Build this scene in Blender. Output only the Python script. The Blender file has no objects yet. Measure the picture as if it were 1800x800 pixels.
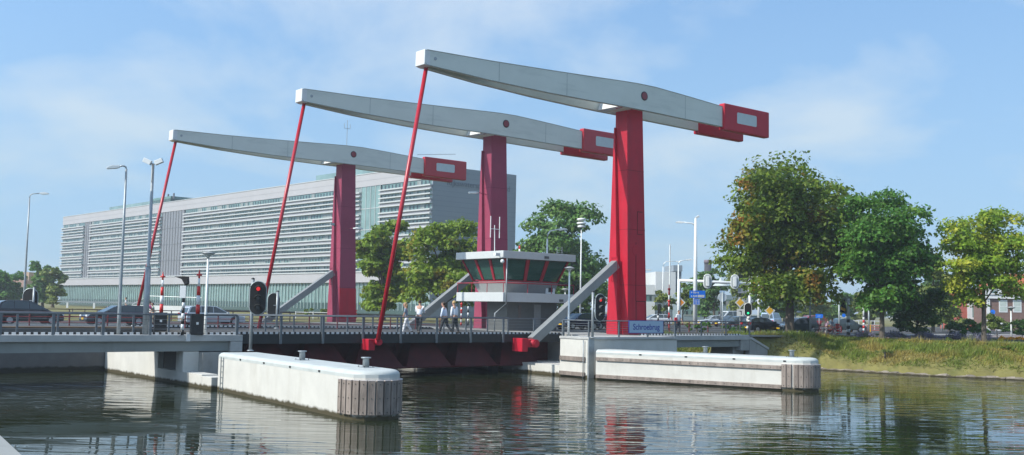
import bpy, bmesh, math, random
import numpy as np
from mathutils import Vector, Matrix, Euler
R = math.radians
sc = bpy.context.scene
col = sc.collection
random.seed(7); RNG = np.random.default_rng(7)

# ---------------------------------------------------------------- camera
EYE = 1.68                      # metres above the bridge deck (deck = z 0, water = z -2.6)
FPX, PITCH, ROLL = 1826.9, 0.0785, 0.0193
cam_d = bpy.data.cameras.new('camera'); cam = bpy.data.objects.new('camera', cam_d); col.objects.link(cam)
CR = Matrix.Rotation(math.pi/2+PITCH, 3, 'X') @ Matrix.Rotation(ROLL, 3, 'Z')
cam.matrix_world = Matrix.Translation((0, 0, EYE)) @ CR.to_4x4()
cam_d.sensor_width = 36; cam_d.lens = 36*FPX/1800; cam_d.clip_end = 6000; cam_d.clip_start = .1
sc.camera = cam
# ---------------------------------------------------------------- sky, sun, exposure
SUN_DIR = Vector((-0.886, -0.463, 0)).normalized(); SUN_EL = R(42)
sun_az = math.atan2(SUN_DIR.x, SUN_DIR.y)
world = bpy.data.worlds.new('World'); sc.world = world; world.use_nodes = True
nt = world.node_tree; nt.nodes.clear()
wo = nt.nodes.new('ShaderNodeOutputWorld'); bg = nt.nodes.new('ShaderNodeBackground'); bg.inputs[1].default_value = 0.15
sky = nt.nodes.new('ShaderNodeTexSky'); sky.sky_type = 'NISHITA'; sky.sun_disc = False
sky.sun_elevation = SUN_EL; sky.sun_rotation = sun_az; sky.altitude = 0; sky.air_density = 1.0; sky.dust_density = 0.6; sky.ozone_density = 2.2
tc = nt.nodes.new('ShaderNodeTexCoord'); sep = nt.nodes.new('ShaderNodeSeparateXYZ'); nt.links.new(tc.outputs['Generated'], sep.inputs[0])
def mth(tree, op, a, b=None, clamp=False):
    n = tree.nodes.new('ShaderNodeMath'); n.operation = op; n.use_clamp = clamp
    for i, v in enumerate((a, b)):
        if v is None: continue
        if isinstance(v, (int, float)): n.inputs[i].default_value = v
        else: tree.links.new(v, n.inputs[i])
    return n.outputs[0]
zz = mth(nt, 'ADD', sep.outputs[2], 0.30)
cx = mth(nt, 'DIVIDE', sep.outputs[0], zz); cy = mth(nt, 'DIVIDE', sep.outputs[1], zz)
cmb = nt.nodes.new('ShaderNodeCombineXYZ'); nt.links.new(cx, cmb.inputs[0]); nt.links.new(cy, cmb.inputs[1]); cmb.inputs[2].default_value = 3.1
n1 = nt.nodes.new('ShaderNodeTexNoise'); n1.inputs['Scale'].default_value = 2.1; n1.inputs['Detail'].default_value = 9; n1.inputs['Roughness'].default_value = .52; n1.inputs['Distortion'].default_value = .25
nt.links.new(cmb.outputs[0], n1.inputs['Vector'])
cr = nt.nodes.new('ShaderNodeValToRGB'); cr.color_ramp.elements[0].position = .45; cr.color_ramp.elements[1].position = .66
cr.color_ramp.elements[0].color = (0,0,0,1); cr.color_ramp.elements[1].color = (.58,.58,.58,1)
nt.links.new(n1.outputs[0], cr.inputs[0])
mixc = nt.nodes.new('ShaderNodeMix'); mixc.data_type = 'RGBA'
nt.links.new(cr.outputs[0], mixc.inputs['Factor']); tint = nt.nodes.new('ShaderNodeMix'); tint.data_type = 'RGBA'; tint.blend_type = 'MULTIPLY'; tint.inputs['Factor'].default_value = 1; tint.inputs['B'].default_value = (.93, 1.06, 1.04, 1); nt.links.new(sky.outputs[0], tint.inputs['A']); nt.links.new(tint.outputs['Result'], mixc.inputs['A']); mixc.inputs['B'].default_value = (3.3, 3.45, 3.5, 1)
# look the sky up a little above the true direction: the photographed horizon is soft blue, not white
zu = mth(nt, 'ADD', mth(nt, 'MULTIPLY', mth(nt, 'MAXIMUM', sep.outputs[2], 0.0), 1.0), .30); cv = nt.nodes.new('ShaderNodeCombineXYZ')
nt.links.new(sep.outputs[0], cv.inputs[0]); nt.links.new(sep.outputs[1], cv.inputs[1]); nt.links.new(zu, cv.inputs[2])
vn_ = nt.nodes.new('ShaderNodeVectorMath'); vn_.operation = 'NORMALIZE'; nt.links.new(cv.outputs[0], vn_.inputs[0]); nt.links.new(vn_.outputs[0], sky.inputs[0])
hzf = mth(nt, 'POWER', mth(nt, 'SUBTRACT', 1.0, mth(nt, 'MULTIPLY', mth(nt, 'MAXIMUM', sep.outputs[2], 0.0), 2.6), True), 1.3); hzf = mth(nt, 'MULTIPLY', hzf, .80)
hzm = nt.nodes.new('ShaderNodeMix'); hzm.data_type = 'RGBA'; nt.links.new(hzf, hzm.inputs['Factor']); nt.links.new(mixc.outputs['Result'], hzm.inputs['A']); hzm.inputs['B'].default_value = (1.50, 2.10, 2.36, 1)
nt.links.new(hzm.outputs['Result'], bg.inputs[0]); nt.links.new(bg.outputs[0], wo.inputs[0])
sun_d = bpy.data.lights.new('sun', 'SUN'); sun = bpy.data.objects.new('sun', sun_d); col.objects.link(sun)
sun_d.energy = 2.7; sun_d.angle = R(.55); sun_d.color = (1, .955, .88)
sv = Vector((SUN_DIR.x*math.cos(SUN_EL), SUN_DIR.y*math.cos(SUN_EL), math.sin(SUN_EL)))
sun.rotation_euler = sv.to_track_quat('Z', 'Y').to_euler()
sc.view_settings.view_transform = 'Standard'; sc.view_settings.look = 'None'; sc.view_settings.gamma = 1
sc.view_settings.use_curve_mapping = False; sc.view_settings.exposure = 0.95
sc.cycles.max_bounces = 6; sc.cycles.transparent_max_bounces = 6; sc.cycles.use_denoising = True
sc.render.film_transparent = False

# ---------------------------------------------------------------- survey helpers: the bridge frame and sight lines
OX, OY, BA = 9.4465, 76.1339, 0.6829         # foot of the nearest tower, bearing of the bridge axis
EA = Vector((math.cos(BA), math.sin(BA), 0)); EB = Vector((-math.sin(BA), math.cos(BA), 0)); OO = Vector((OX, OY, 0)); CAM = Vector((0, 0, EYE))
def bw(t, b, z=0): return OO + EA*t + EB*b + Vector((0, 0, z))
def ray(u, v): return CR @ Vector(((u-900)/FPX, -(v-400)/FPX, -1))
def G(u, v, z=0): d = ray(u, v); return CAM + d*((z-EYE)/d.z)
def DD(u, v, y): d = ray(u, v); return CAM + d*(y/d.y)
def foot(u, dist, z):                        # ground point at a compass direction and distance
    d = ray(u, 545); p = CAM + d*(dist/d.y); return Vector((p.x, p.y, z))
def hz(u, v, dist): return DD(u, v, dist).z  # height of a sight line at a distance
WATER = -2.6

# ---------------------------------------------------------------- materials
MATS = {}
def M(name, c, rough=.6, metal=0, var=.12, scale=3.0, bump=0, bscale=40, stretch=(1,1,1), dirt=None, emis=None, trans=0, spec=.5, isl=0):
    if name in MATS: return MATS[name]
    m = bpy.data.materials.new(name); m.use_nodes = True; t = m.node_tree; p = t.nodes['Principled BSDF']
    p.inputs['Roughness'].default_value = rough; p.inputs['Metallic'].default_value = metal; p.inputs['Specular IOR Level'].default_value = spec
    co = t.nodes.new('ShaderNodeTexCoord'); mp = t.nodes.new('ShaderNodeMapping'); mp.inputs['Scale'].default_value = stretch
    t.links.new(co.outputs['Object'], mp.inputs[0])
    nz = t.nodes.new('ShaderNodeTexNoise'); nz.inputs['Scale'].default_value = scale; nz.inputs['Detail'].default_value = 6; nz.inputs['Roughness'].default_value = .62
    t.links.new(mp.outputs[0], nz.inputs['Vector'])
    mx = t.nodes.new('ShaderNodeMix'); mx.data_type = 'RGBA'
    lo = [max(0, x*(1-var)) for x in c]; hi = [min(1, x*(1+var)) for x in c]
    mx.inputs['A'].default_value = (*lo, 1); mx.inputs['B'].default_value = (*hi, 1)
    rm = t.nodes.new('ShaderNodeMapRange'); rm.inputs['From Min'].default_value = .3; rm.inputs['From Max'].default_value = .7
    t.links.new(nz.outputs[0], rm.inputs[0]); t.links.new(rm.outputs[0], mx.inputs['Factor'])
    out = mx.outputs['Result']
    if isl:
        g = t.nodes.new('ShaderNodeNewGeometry'); hs = t.nodes.new('ShaderNodeHueSaturation')
        r1 = t.nodes.new('ShaderNodeMapRange'); r1.inputs['To Min'].default_value = 1-isl; r1.inputs['To Max'].default_value = 1+isl
        t.links.new(g.outputs['Random Per Island'], r1.inputs[0]); t.links.new(r1.outputs[0], hs.inputs['Value'])
        t.links.new(out, hs.inputs['Color']); out = hs.outputs[0]
    if dirt:                                 # (colour, amount, scale, stretch): grime with a shape of its own
        dc, am, ds, st = dirt
        m2 = t.nodes.new('ShaderNodeMapping'); m2.inputs['Scale'].default_value = st; t.links.new(co.outputs['Object'], m2.inputs[0])
        n2 = t.nodes.new('ShaderNodeTexNoise'); n2.inputs['Scale'].default_value = ds; n2.inputs['Detail'].default_value = 8; n2.inputs['Roughness'].default_value = .7
        t.links.new(m2.outputs[0], n2.inputs['Vector'])
        r2 = t.nodes.new('ShaderNodeMapRange'); r2.inputs['From Min'].default_value = .52; r2.inputs['From Max'].default_value = .72; r2.inputs['To Max'].default_value = am
        t.links.new(n2.outputs[0], r2.inputs[0]); x2 = t.nodes.new('ShaderNodeMix'); x2.data_type = 'RGBA'
        t.links.new(r2.outputs[0], x2.inputs['Factor']); t.links.new(out, x2.inputs['A']); x2.inputs['B'].default_value = (*dc, 1); out = x2.outputs['Result']
    t.links.new(out, p.inputs['Base Color'])
    if bump:
        nb = t.nodes.new('ShaderNodeTexNoise'); nb.inputs['Scale'].default_value = bscale; nb.inputs['Detail'].default_value = 5; t.links.new(mp.outputs[0], nb.inputs['Vector'])
        bp = t.nodes.new('ShaderNodeBump'); bp.inputs['Strength'].default_value = bump; bp.inputs['Distance'].default_value = .05
        t.links.new(nb.outputs[0], bp.inputs['Height']); t.links.new(bp.outputs[0], p.inputs['Normal'])
    if emis: p.inputs['Emission Color'].default_value = (*emis[0], 1); p.inputs['Emission Strength'].default_value = emis[1]
    if trans: p.inputs['Transmission Weight'].default_value = trans
    MATS[name] = m; return m
def waterline(m, z0=-2.42, c=(.055,.045,.018), top=None):
    """algae and rust stain that clings to the first hand's breadth above the water"""
    t = m.node_tree; p = t.nodes['Principled BSDF']; l = p.inputs['Base Color'].links[0]; src = l.from_socket
    g = t.nodes.new('ShaderNodeNewGeometry'); s = t.nodes.new('ShaderNodeSeparateXYZ'); t.links.new(g.outputs['Position'], s.inputs[0])
    n = t.nodes.new('ShaderNodeTexNoise'); n.inputs['Scale'].default_value = 2.5; n.inputs['Detail'].default_value = 6; t.links.new(g.outputs['Position'], n.inputs['Vector'])
    a = mth(t, 'MULTIPLY', n.outputs[0], .28); a = mth(t, 'ADD', s.outputs[2], a)
    r = t.nodes.new('ShaderNodeMapRange'); r.inputs['From Min'].default_value = z0+.14-.05; r.inputs['From Max'].default_value = z0+.14+.06; r.inputs['To Min'].default_value = 1; r.inputs['To Max'].default_value = 0
    t.links.new(a, r.inputs[0]); x = t.nodes.new('ShaderNodeMix'); x.data_type = 'RGBA'
    t.links.new(r.outputs[0], x.inputs['Factor']); t.links.new(src, x.inputs['A']); x.inputs['B'].default_value = (*c, 1)
    t.links.new(x.outputs['Result'], p.inputs['Base Color']); return m
def leafmat(name, c, c2, patch=.5, pscale=.35, trans=.3, hue=.03):
    if name in MATS: return MATS[name]
    m = bpy.data.materials.new(name); m.use_nodes = True; t = m.node_tree; t.nodes.clear()
    o = t.nodes.new('ShaderNodeOutputMaterial'); d = t.nodes.new('ShaderNodeBsdfPrincipled'); d.inputs['Roughness'].default_value = .55; d.inputs['Specular IOR Level'].default_value = .35
    tr = t.nodes.new('ShaderNodeBsdfTranslucent'); ms = t.nodes.new('ShaderNodeMixShader'); ms.inputs[0].default_value = trans
    co = t.nodes.new('ShaderNodeTexCoord'); n = t.nodes.new('ShaderNodeTexNoise'); n.inputs['Scale'].default_value = pscale; n.inputs['Detail'].default_value = 4
    t.links.new(co.outputs['Object'], n.inputs['Vector']); r = t.nodes.new('ShaderNodeMapRange'); r.inputs['From Min'].default_value = patch; r.inputs['From Max'].default_value = patch+.13
    t.links.new(n.outputs[0], r.inputs[0]); g = t.nodes.new('ShaderNodeNewGeometry')
    ra = mth(t, 'MULTIPLY_ADD', g.outputs['Random Per Island'], .5); t.nodes[-1].inputs[2].default_value = -.25
    f = mth(t, 'ADD', r.outputs[0], ra, True)
    x = t.nodes.new('ShaderNodeMix'); x.data_type = 'RGBA'; t.links.new(f, x.inputs['Factor']); x.inputs['A'].default_value = (*c, 1); x.inputs['B'].default_value = (*c2, 1)
    h = t.nodes.new('ShaderNodeHueSaturation'); t.links.new(x.outputs['Result'], h.inputs['Color'])
    wn = t.nodes.new('ShaderNodeTexWhiteNoise'); wn.noise_dimensions = '1D'; t.links.new(g.outputs['Random Per Island'], wn.inputs['W'])
    rv = t.nodes.new('ShaderNodeMapRange'); rv.inputs['To Min'].default_value = .7; rv.inputs['To Max'].default_value = 1.4; t.links.new(wn.outputs['Value'], rv.inputs[0]); t.links.new(rv.outputs[0], h.inputs['Value'])
    rh = t.nodes.new('ShaderNodeMapRange'); rh.inputs['To Min'].default_value = .5-hue; rh.inputs['To Max'].default_value = .5+hue; t.links.new(g.outputs['Random Per Island'], rh.inputs[0]); t.links.new(rh.outputs[0], h.inputs['Hue'])
    t.links.new(h.outputs[0], d.inputs['Base Color']); t.links.new(h.outputs[0], tr.inputs[0]); t.links.new(d.outputs[0], ms.inputs[1]); t.links.new(tr.outputs[0], ms.inputs[2]); t.links.new(ms.outputs[0], o.inputs[0])
    MATS[name] = m; return m

red = M('paint_red', (.43,.012,.030), .5, var=.10, scale=.6, spec=.25, dirt=((.25,.018,.032), .6, 1.1, (1,1,.25)))
mauve = M('paint_faded_red', (.27,.045,.085), .6, spec=.25, var=.12, scale=.5, dirt=((.24,.05,.09), .55, .9, (1,1,.3)))
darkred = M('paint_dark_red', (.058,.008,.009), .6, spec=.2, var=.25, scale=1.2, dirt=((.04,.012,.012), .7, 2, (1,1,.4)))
rodred = M('rod_red', (.40,.012,.024), .35, var=.08)
beamgrey = M('beam_grey', (.60,.62,.56), .5, spec=.3, var=.05, scale=.4, dirt=((.43,.46,.42), .6, .7, (.3,1,2)))
plategrey = M('plate_grey', (.46,.52,.52), .45, var=.05)
galv = M('galvanised', (.30,.33,.34), .45, .35, var=.15, scale=4)
railgrey = M('rail_grey', (.13,.148,.16), .5, .2, var=.15, scale=4)
strutgrey = M('strut_grey', (.22,.23,.222), .5, .1, var=.10, scale=2)
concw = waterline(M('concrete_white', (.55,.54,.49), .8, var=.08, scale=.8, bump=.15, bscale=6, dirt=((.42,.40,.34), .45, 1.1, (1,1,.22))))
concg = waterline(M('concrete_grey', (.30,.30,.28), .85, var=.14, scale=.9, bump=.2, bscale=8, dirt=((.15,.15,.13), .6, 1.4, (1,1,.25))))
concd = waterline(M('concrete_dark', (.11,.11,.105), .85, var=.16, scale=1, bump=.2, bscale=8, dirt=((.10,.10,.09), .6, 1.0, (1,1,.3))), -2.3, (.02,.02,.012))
kerbm = M('kerb_concrete', (.40,.40,.38), .8, var=.12, scale=1.5)
coping = M('coping_blue_white', (.46,.49,.465), .55, var=.10, scale=1.2)
steelbeam = M('girder_grey', (.23,.25,.235), .6, var=.08, scale=.6, dirt=((.16,.16,.14), .5, 1.3, (1,1,.3)))
wood = M('timber_weathered', (.235,.195,.165), .85, var=.35, scale=1.6, stretch=(3,3,.35), bump=.5, bscale=14, isl=.25, dirt=((.08,.07,.06), .6, 2.2, (1,1,.5)))
woodend = M('timber_pale', (.52,.47,.45), .8, var=.2)
bolt = M('bolt_dark', (.02,.02,.02), .6)
asphalt = M('asphalt', (.055,.056,.055), .9, var=.2, scale=1.2, bump=.3, bscale=60)
paving = M('paving', (.17,.15,.14), .9, var=.15, scale=2)
whitep = M('white_paint', (.62,.63,.62), .45, var=.05, scale=2, dirt=((.5,.5,.47), .5, 2, (1,1,.4)))
blackp = M('black_paint', (.012,.013,.013), .45, var=.2)
blackm = M('black_matt', (.010,.011,.011), .8, var=.3)
redw = M('signal_red', (.55,.02,.015), .4, var=.06)
whitepost = M('post_white', (.66,.68,.67), .4, var=.05)
greypost = M('post_grey', (.34,.38,.38), .45, .2, var=.1)
lampw = M('lamp_white', (.70,.72,.70), .4, var=.04)
lens_off = M('lens_dark', (.03,.03,.03), .25)
lens_red = M('lens_red', (.5,.01,.01), .3, emis=((1,.03,.03), .35))
lens_green = M('lens_green', (.01,.4,.2), .3, emis=((.05,1,.45), .5))
blue = M('sign_blue', (.008,.17,.72), .4, var=.04)
signpale = M('sign_pale_blue', (.34,.46,.58), .4, var=.03)
signdark = M('sign_letter_blue', (.02,.04,.28), .5)
yellow = M('sign_yellow', (.75,.42,.03), .4)
signback = M('sign_back', (.28,.30,.31), .5, .3)
skin = M('skin', (.48,.26,.18), .6, var=.05)
glassd = M('car_glass', (.045,.062,.066), .06, var=.1, spec=.8)
tyre = M('tyre', (.012,.012,.012), .85)
rim = M('rim', (.42,.43,.44), .35, .6)
plateY = M('plate_yellow', (.8,.5,.02), .5)
lampr = M('tail_lamp', (.45,.012,.01), .2)
lampc = M('head_lamp', (.7,.72,.74), .12)
bark = M('bark', (.10,.083,.065), .95, var=.35, scale=3, stretch=(2,2,.5), bump=.8, bscale=10)
barkd = M('bark_dark', (.05,.04,.032), .95, var=.3, scale=3, stretch=(2,2,.5), bump=.8, bscale=10)

# ---------------------------------------------------------------- object helpers
def tag(o, label=None, cat=None, group=None, kind=None):
    if label: o['label'] = label
    if cat: o['category'] = cat
    if group: o['group'] = group
    if kind: o['kind'] = kind
    return o
def thing(name, label, cat, loc=(0,0,0), rz=0, group=None):
    o = bpy.data.objects.new(name, None); col.objects.link(o); o.empty_display_size = .2
    o.location = loc; o.rotation_euler = (0, 0, rz); return tag(o, label, cat, group)
def copy_tree(o, parent=None):
    c = o.copy(); col.objects.link(c); c.parent = parent
    if parent is not None: c.matrix_parent_inverse = o.matrix_parent_inverse.copy()
    for ch in list(o.children): copy_tree(ch, c)
    return c
def dup(o, loc, rz, label, group=None, s=1):
    c = copy_tree(o); c.location = loc; c.rotation_euler = (0, 0, rz); c['label'] = label; c.scale = (s, s, s)
    if group: c['group'] = group
    return c
class MB:
    def __init__(s): s.bm = bmesh.new()
    def box(s, x0, x1, y0, y1, z0, z1, bev=0):
        b = s.bm; vs = [b.verts.new(p) for p in [(x0,y0,z0),(x1,y0,z0),(x1,y1,z0),(x0,y1,z0),(x0,y0,z1),(x1,y0,z1),(x1,y1,z1),(x0,y1,z1)]]
        fs = [b.faces.new([vs[i] for i in q]) for q in [(3,2,1,0),(4,5,6,7),(0,1,5,4),(1,2,6,5),(2,3,7,6),(3,0,4,7)]]
        if bev: bmesh.ops.bevel(b, geom=list({e for f in fs for e in f.edges}), offset=bev, segments=2, profile=.6, affect='EDGES')
        return s
    def hexa(s, bot, top):
        b = s.bm; vs = [b.verts.new(p) for p in list(bot)+list(top)]; n = len(bot)
        b.faces.new(vs[:n][::-1]); b.faces.new(vs[n:])
        for i in range(n): j = (i+1) % n; b.faces.new((vs[i], vs[j], vs[n+j], vs[n+i]))
        return s
    def poly(s, pts):
        s.bm.faces.new([s.bm.verts.new(p) for p in pts]); return s
    def prism(s, pts, axis, a0, a1, bev=0):
        """2-D outline swept along an axis: 'y' -> pts are (x,z); 'z' -> (x,y); 'x' -> (y,z)"""
        f = {'y': lambda p, a: (p[0], a, p[1]), 'z': lambda p, a: (p[0], p[1], a), 'x': lambda p, a: (a, p[0], p[1])}[axis]
        b = s.bm; A = [b.verts.new(f(p, a0)) for p in pts]; B = [b.verts.new(f(p, a1)) for p in pts]; n = len(pts); fs = [b.faces.new(A), b.faces.new(B[::-1])]
        for i in range(n): j = (i+1) % n; fs.append(b.faces.new((A[i], B[i], B[j], A[j])))
        bmesh.ops.recalc_face_normals(b, faces=fs)
        if bev: bmesh.ops.bevel(b, geom=list({e for f in fs for e in f.edges}), offset=bev, segments=2, profile=.6, affect='EDGES')
        return s
    def tube(s, pts, r, n=10, cap=True):
        pts = [Vector(p) for p in pts]; rs = r if isinstance(r, (list, tuple)) else [r]*len(pts); b = s.bm; rings = []
        for i, p in enumerate(pts):
            d = (pts[min(i+1, len(pts)-1)]-pts[max(i-1, 0)]).normalized()
            up = Vector((0,0,1)) if abs(d.z) < .95 else Vector((1,0,0)); a = d.cross(up).normalized(); c = d.cross(a).normalized()
            rings.append([b.verts.new(p+(a*math.cos(2*math.pi*k/n)+c*math.sin(2*math.pi*k/n))*rs[i]) for k in range(n)])
        for i in range(len(rings)-1):
            for k in range(n): q = (k+1) % n; f = b.faces.new((rings[i][k], rings[i+1][k], rings[i+1][q], rings[i][q])); f.smooth = n > 6
        if cap: b.faces.new(rings[0]); b.faces.new(rings[-1][::-1])
        return s
    def lathe(s, prof, c=(0,0,0), n=16, axis='z'):
        b = s.bm; rings = []
        for r, z in prof:
            ring = []
            for k in range(n):
                a = 2*math.pi*k/n; x, y = r*math.cos(a), r*math.sin(a)
                p = {'z': (x, y, z), 'x': (z, x, y), 'y': (x, z, y)}[axis]; ring.append(b.verts.new((p[0]+c[0], p[1]+c[1], p[2]+c[2])))
            rings.append(ring)
        fs = []
        for i in range(len(rings)-1):
            for k in range(n): q = (k+1) % n; f = b.faces.new((rings[i][k], rings[i][q], rings[i+1][q], rings[i+1][k])); f.smooth = True; fs.append(f)
        fs.append(b.faces.new(rings[0][::-1])); fs.append(b.faces.new(rings[-1])); bmesh.ops.recalc_face_normals(b, faces=fs)
        return s
    def ball(s, c, r, sub=2, sc=(1,1,1)):
        ret = bmesh.ops.create_icosphere(s.bm, subdivisions=sub, radius=r)
        for v in ret['verts']: v.co = Vector((v.co.x*sc[0]+c[0], v.co.y*sc[1]+c[1], v.co.z*sc[2]+c[2]))
        for v in ret['verts']:
            for f in v.link_faces: f.smooth = True
        return s
    def xf(s, m):
        for v in s.bm.verts: v.co = m @ v.co
        return s
    def build(s, name, m, parent=None, recalc=False):
        if recalc: bmesh.ops.recalc_face_normals(s.bm, faces=s.bm.faces)
        me = bpy.data.meshes.new(name); s.bm.to_mesh(me); s.bm.free(); me.materials.append(m)
        o = bpy.data.objects.new(name, me); col.objects.link(o)
        if parent is not None: o.parent = parent
        return o
def np_mesh(name, V, F, m, parent=None):
    V = np.asarray(V, dtype=np.float32); F = np.asarray(F, dtype=np.int32); k = F.shape[1]
    me = bpy.data.meshes.new(name); me.vertices.add(len(V)); me.vertices.foreach_set('co', V.ravel())
    me.loops.add(F.size); me.loops.foreach_set('vertex_index', F.ravel()); me.polygons.add(len(F))
    me.polygons.foreach_set('loop_start', np.arange(0, F.size, k, dtype=np.int32)); me.update(calc_edges=True); me.validate()
    me.materials.append(m); o = bpy.data.objects.new(name, me); col.objects.link(o)
    if parent is not None: o.parent = parent
    return o
def text_mesh(name, s, size, m, parent, loc, rot, ext=.004, align='CENTER', bold=0):
    cu = bpy.data.curves.new(name, 'FONT'); cu.body = s; cu.size = size; cu.extrude = ext; cu.align_x = align; cu.align_y = 'CENTER'; cu.offset = bold
    o = bpy.data.objects.new(name+'_tmp', cu); col.objects.link(o)
    dg = bpy.context.evaluated_depsgraph_get(); me = bpy.data.meshes.new_from_object(o.evaluated_get(dg)); bpy.data.objects.remove(o)
    me.materials.clear(); me.materials.append(m); q = bpy.data.objects.new(name, me); col.objects.link(q); q.parent = parent; q.location = loc; q.rotation_euler = rot; return q

# ================================================================ SETTING
# ---- water
wm = bpy.data.materials.new('water'); wm.use_nodes = True; t = wm.node_tree; p = t.nodes['Principled BSDF']
p.inputs['Base Color'].default_value = (.018,.024,.010,1); p.inputs['Roughness'].default_value = .005; p.inputs['IOR'].default_value = 1.333; p.inputs['Specular IOR Level'].default_value = .5
g = t.nodes.new('ShaderNodeNewGeometry'); mp = t.nodes.new('ShaderNodeMapping'); mp.inputs['Rotation'].default_value = (0,0,R(9)); mp.inputs['Scale'].default_value = (.30,1.15,1)
t.links.new(g.outputs['Position'], mp.inputs[0])
na = t.nodes.new('ShaderNodeTexNoise'); na.inputs['Scale'].default_value = 1.5; na.inputs['Detail'].default_value = 1.6; na.inputs['Roughness'].default_value = .4; na.inputs['Distortion'].default_value = .9
nb = t.nodes.new('ShaderNodeTexNoise'); nb.inputs['Scale'].default_value = .35; nb.inputs['Detail'].default_value = 2
nc = t.nodes.new('ShaderNodeTexNoise'); nc.inputs['Scale'].default_value = .045; nc.inputs['Detail'].default_value = 2
t.links.new(mp.outputs[0], na.inputs['Vector']); t.links.new(mp.outputs[0], nb.inputs['Vector']); t.links.new(g.outputs['Position'], nc.inputs['Vector'])
am = t.nodes.new('ShaderNodeMapRange'); am.inputs['From Min'].default_value = .35; am.inputs['From Max'].default_value = .65; am.inputs['To Min'].default_value = .06; am.inputs['To Max'].default_value = 1.25
t.links.new(nc.outputs[0], am.inputs[0])
h = mth(t, 'MULTIPLY', na.outputs[0], am.outputs[0]); h2 = mth(t, 'MULTIPLY', nb.outputs[0], .5); h = mth(t, 'ADD', h, h2)
bu = t.nodes.new('ShaderNodeBump'); bu.inputs['Strength'].default_value = 1; bu.inputs['Distance'].default_value = .042; t.links.new(h, bu.inputs['Height']); t.links.new(bu.outputs[0], p.inputs['Normal'])
tag(MB().box(-120, 220, -40, 260, -3.4, WATER).build('water', wm), kind='structure')

# ---- land: a height field that dips below the water in the canal
SH = [bw(5, 80), bw(5, 2.4), bw(10.0, 2.0), bw(10.6, -1.6), G(1430, 650, WATER), G(1520, 655, WATER), G(1600, 660, WATER), G(1700, 664.5, WATER), G(1800, 669, WATER)]
d_ = (SH[-1]-SH[-2]).normalized(); SH.append(SH[-1]+d_*80+Vector((0, 18, 0)))
SHa = np.array([[q.x, q.y] for q in SH])
def seg_dist(P, A, B):
    d = B-A; L2 = d@d; tt = np.clip(((P-A)@d)/L2, 0, 1); C = A+tt[:, None]*d; e = P-C; dist = np.hypot(e[:,0], e[:,1])
    side = d[0]*(P[:,1]-A[1])-d[1]*(P[:,0]-A[0]); return dist, side
def vnoise(x, y, s, seed=0):
    x = x*s+seed*17.3; y = y*s+seed*7.7; return (np.sin(x*1.3+np.sin(y*.9+seed))+np.sin(y*1.7+np.sin(x*1.1)*1.3)+np.sin((x+y)*.8+2))/3
def land_z(P):
    bd = np.full(len(P), 1e9); sd = np.zeros(len(P))
    for i in range(len(SHa)-1):
        d, s = seg_dist(P, SHa[i], SHa[i+1]); m = d < bd-1e-6; bd[m] = d[m]; sd[m] = s[m]
    sgn = np.where(sd > 0, 1, -1)
    dist = bd*sgn
    X, Y = P[:,0], P[:,1]; tt = (X-OX)*EA.x+(Y-OY)*EA.y; bb = (X-OX)*EB.x+(Y-OY)*EB.y
    base = -.22+.09*vnoise(X, Y, .35)
    zr = np.where(dist < 0, -4.5, np.where(dist < .35, -2.6+dist*1.0, -2.25+(np.clip((dist-.35)/6.2, 0, 1)**.8)*(2.25+base)))
    zr = np.where((dist > .35) & (dist < 7), zr+.10*vnoise(X, Y, 1.1, 2), zr)
    zr = np.where((tt > 10.4) & (bb > -1.5) & (bb < 2.3) & (tt < 22), np.maximum(zr, -.12), zr)
    zr = np.where((tt > 10.9) & (bb <= -1.5) & (bb > -7) & (dist > .35) & (tt < 60), np.maximum(zr, np.minimum(-.04-.42*np.maximum(0, -1.7-bb), -2.35+dist*1.05)), zr)
    flat = np.clip((dist-7)/6, 0, 1); zr = zr*(1-flat)+flat*np.where(dist > 7, -.12, zr)
    left = (tt < -35.6) & (bb > 14.6)
    far = bb > 46
    lawn = -.06+np.clip((bb-46)/60, 0, 1)*.98*np.clip((10-tt)/30, 0, 1)
    z = zr
    z = np.where(tt < 2.5, -4.5, z)
    z = np.where(left, -.12, z)
    z = np.where(far & (tt < 30), lawn, z)
    return z, dist
xs = np.concatenate([[-2500,-1200,-600,-400,-300,-240,-190,-150,-120,-100,-85,-75], np.arange(-66, 66, .7), [68,72,78,86,96,110,130,160,200,260,350,500,900,2500]])
ys = np.concatenate([np.arange(56, 118, .7), np.arange(118, 200, 4), [200,215,235,260,300,350,420,520,700,1000,1500,2500,4500]])
GX, GY = np.meshgrid(xs, ys); P = np.stack([GX.ravel(), GY.ravel()], 1); Z, DS = land_z(P)
V = np.column_stack([P, Z]); nx, ny = len(xs), len(ys); idx = np.arange(nx*ny).reshape(ny, nx)
F = np.stack([idx[:-1,:-1].ravel(), idx[:-1,1:].ravel(), idx[1:,1:].ravel(), idx[1:,:-1].ravel()], 1)
F = F[(Z[F] > -4.4).any(axis=1)]
gm = M('ground_grass', (.17,.155,.045), .95, var=.35, scale=.6, bump=.5, bscale=5, dirt=((.065,.085,.018), .8, .35, (1,1,1)))
land = np_mesh('ground', V, F, gm); tag(land, kind='structure')
for q in land.data.polygons: q.use_smooth = True
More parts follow.
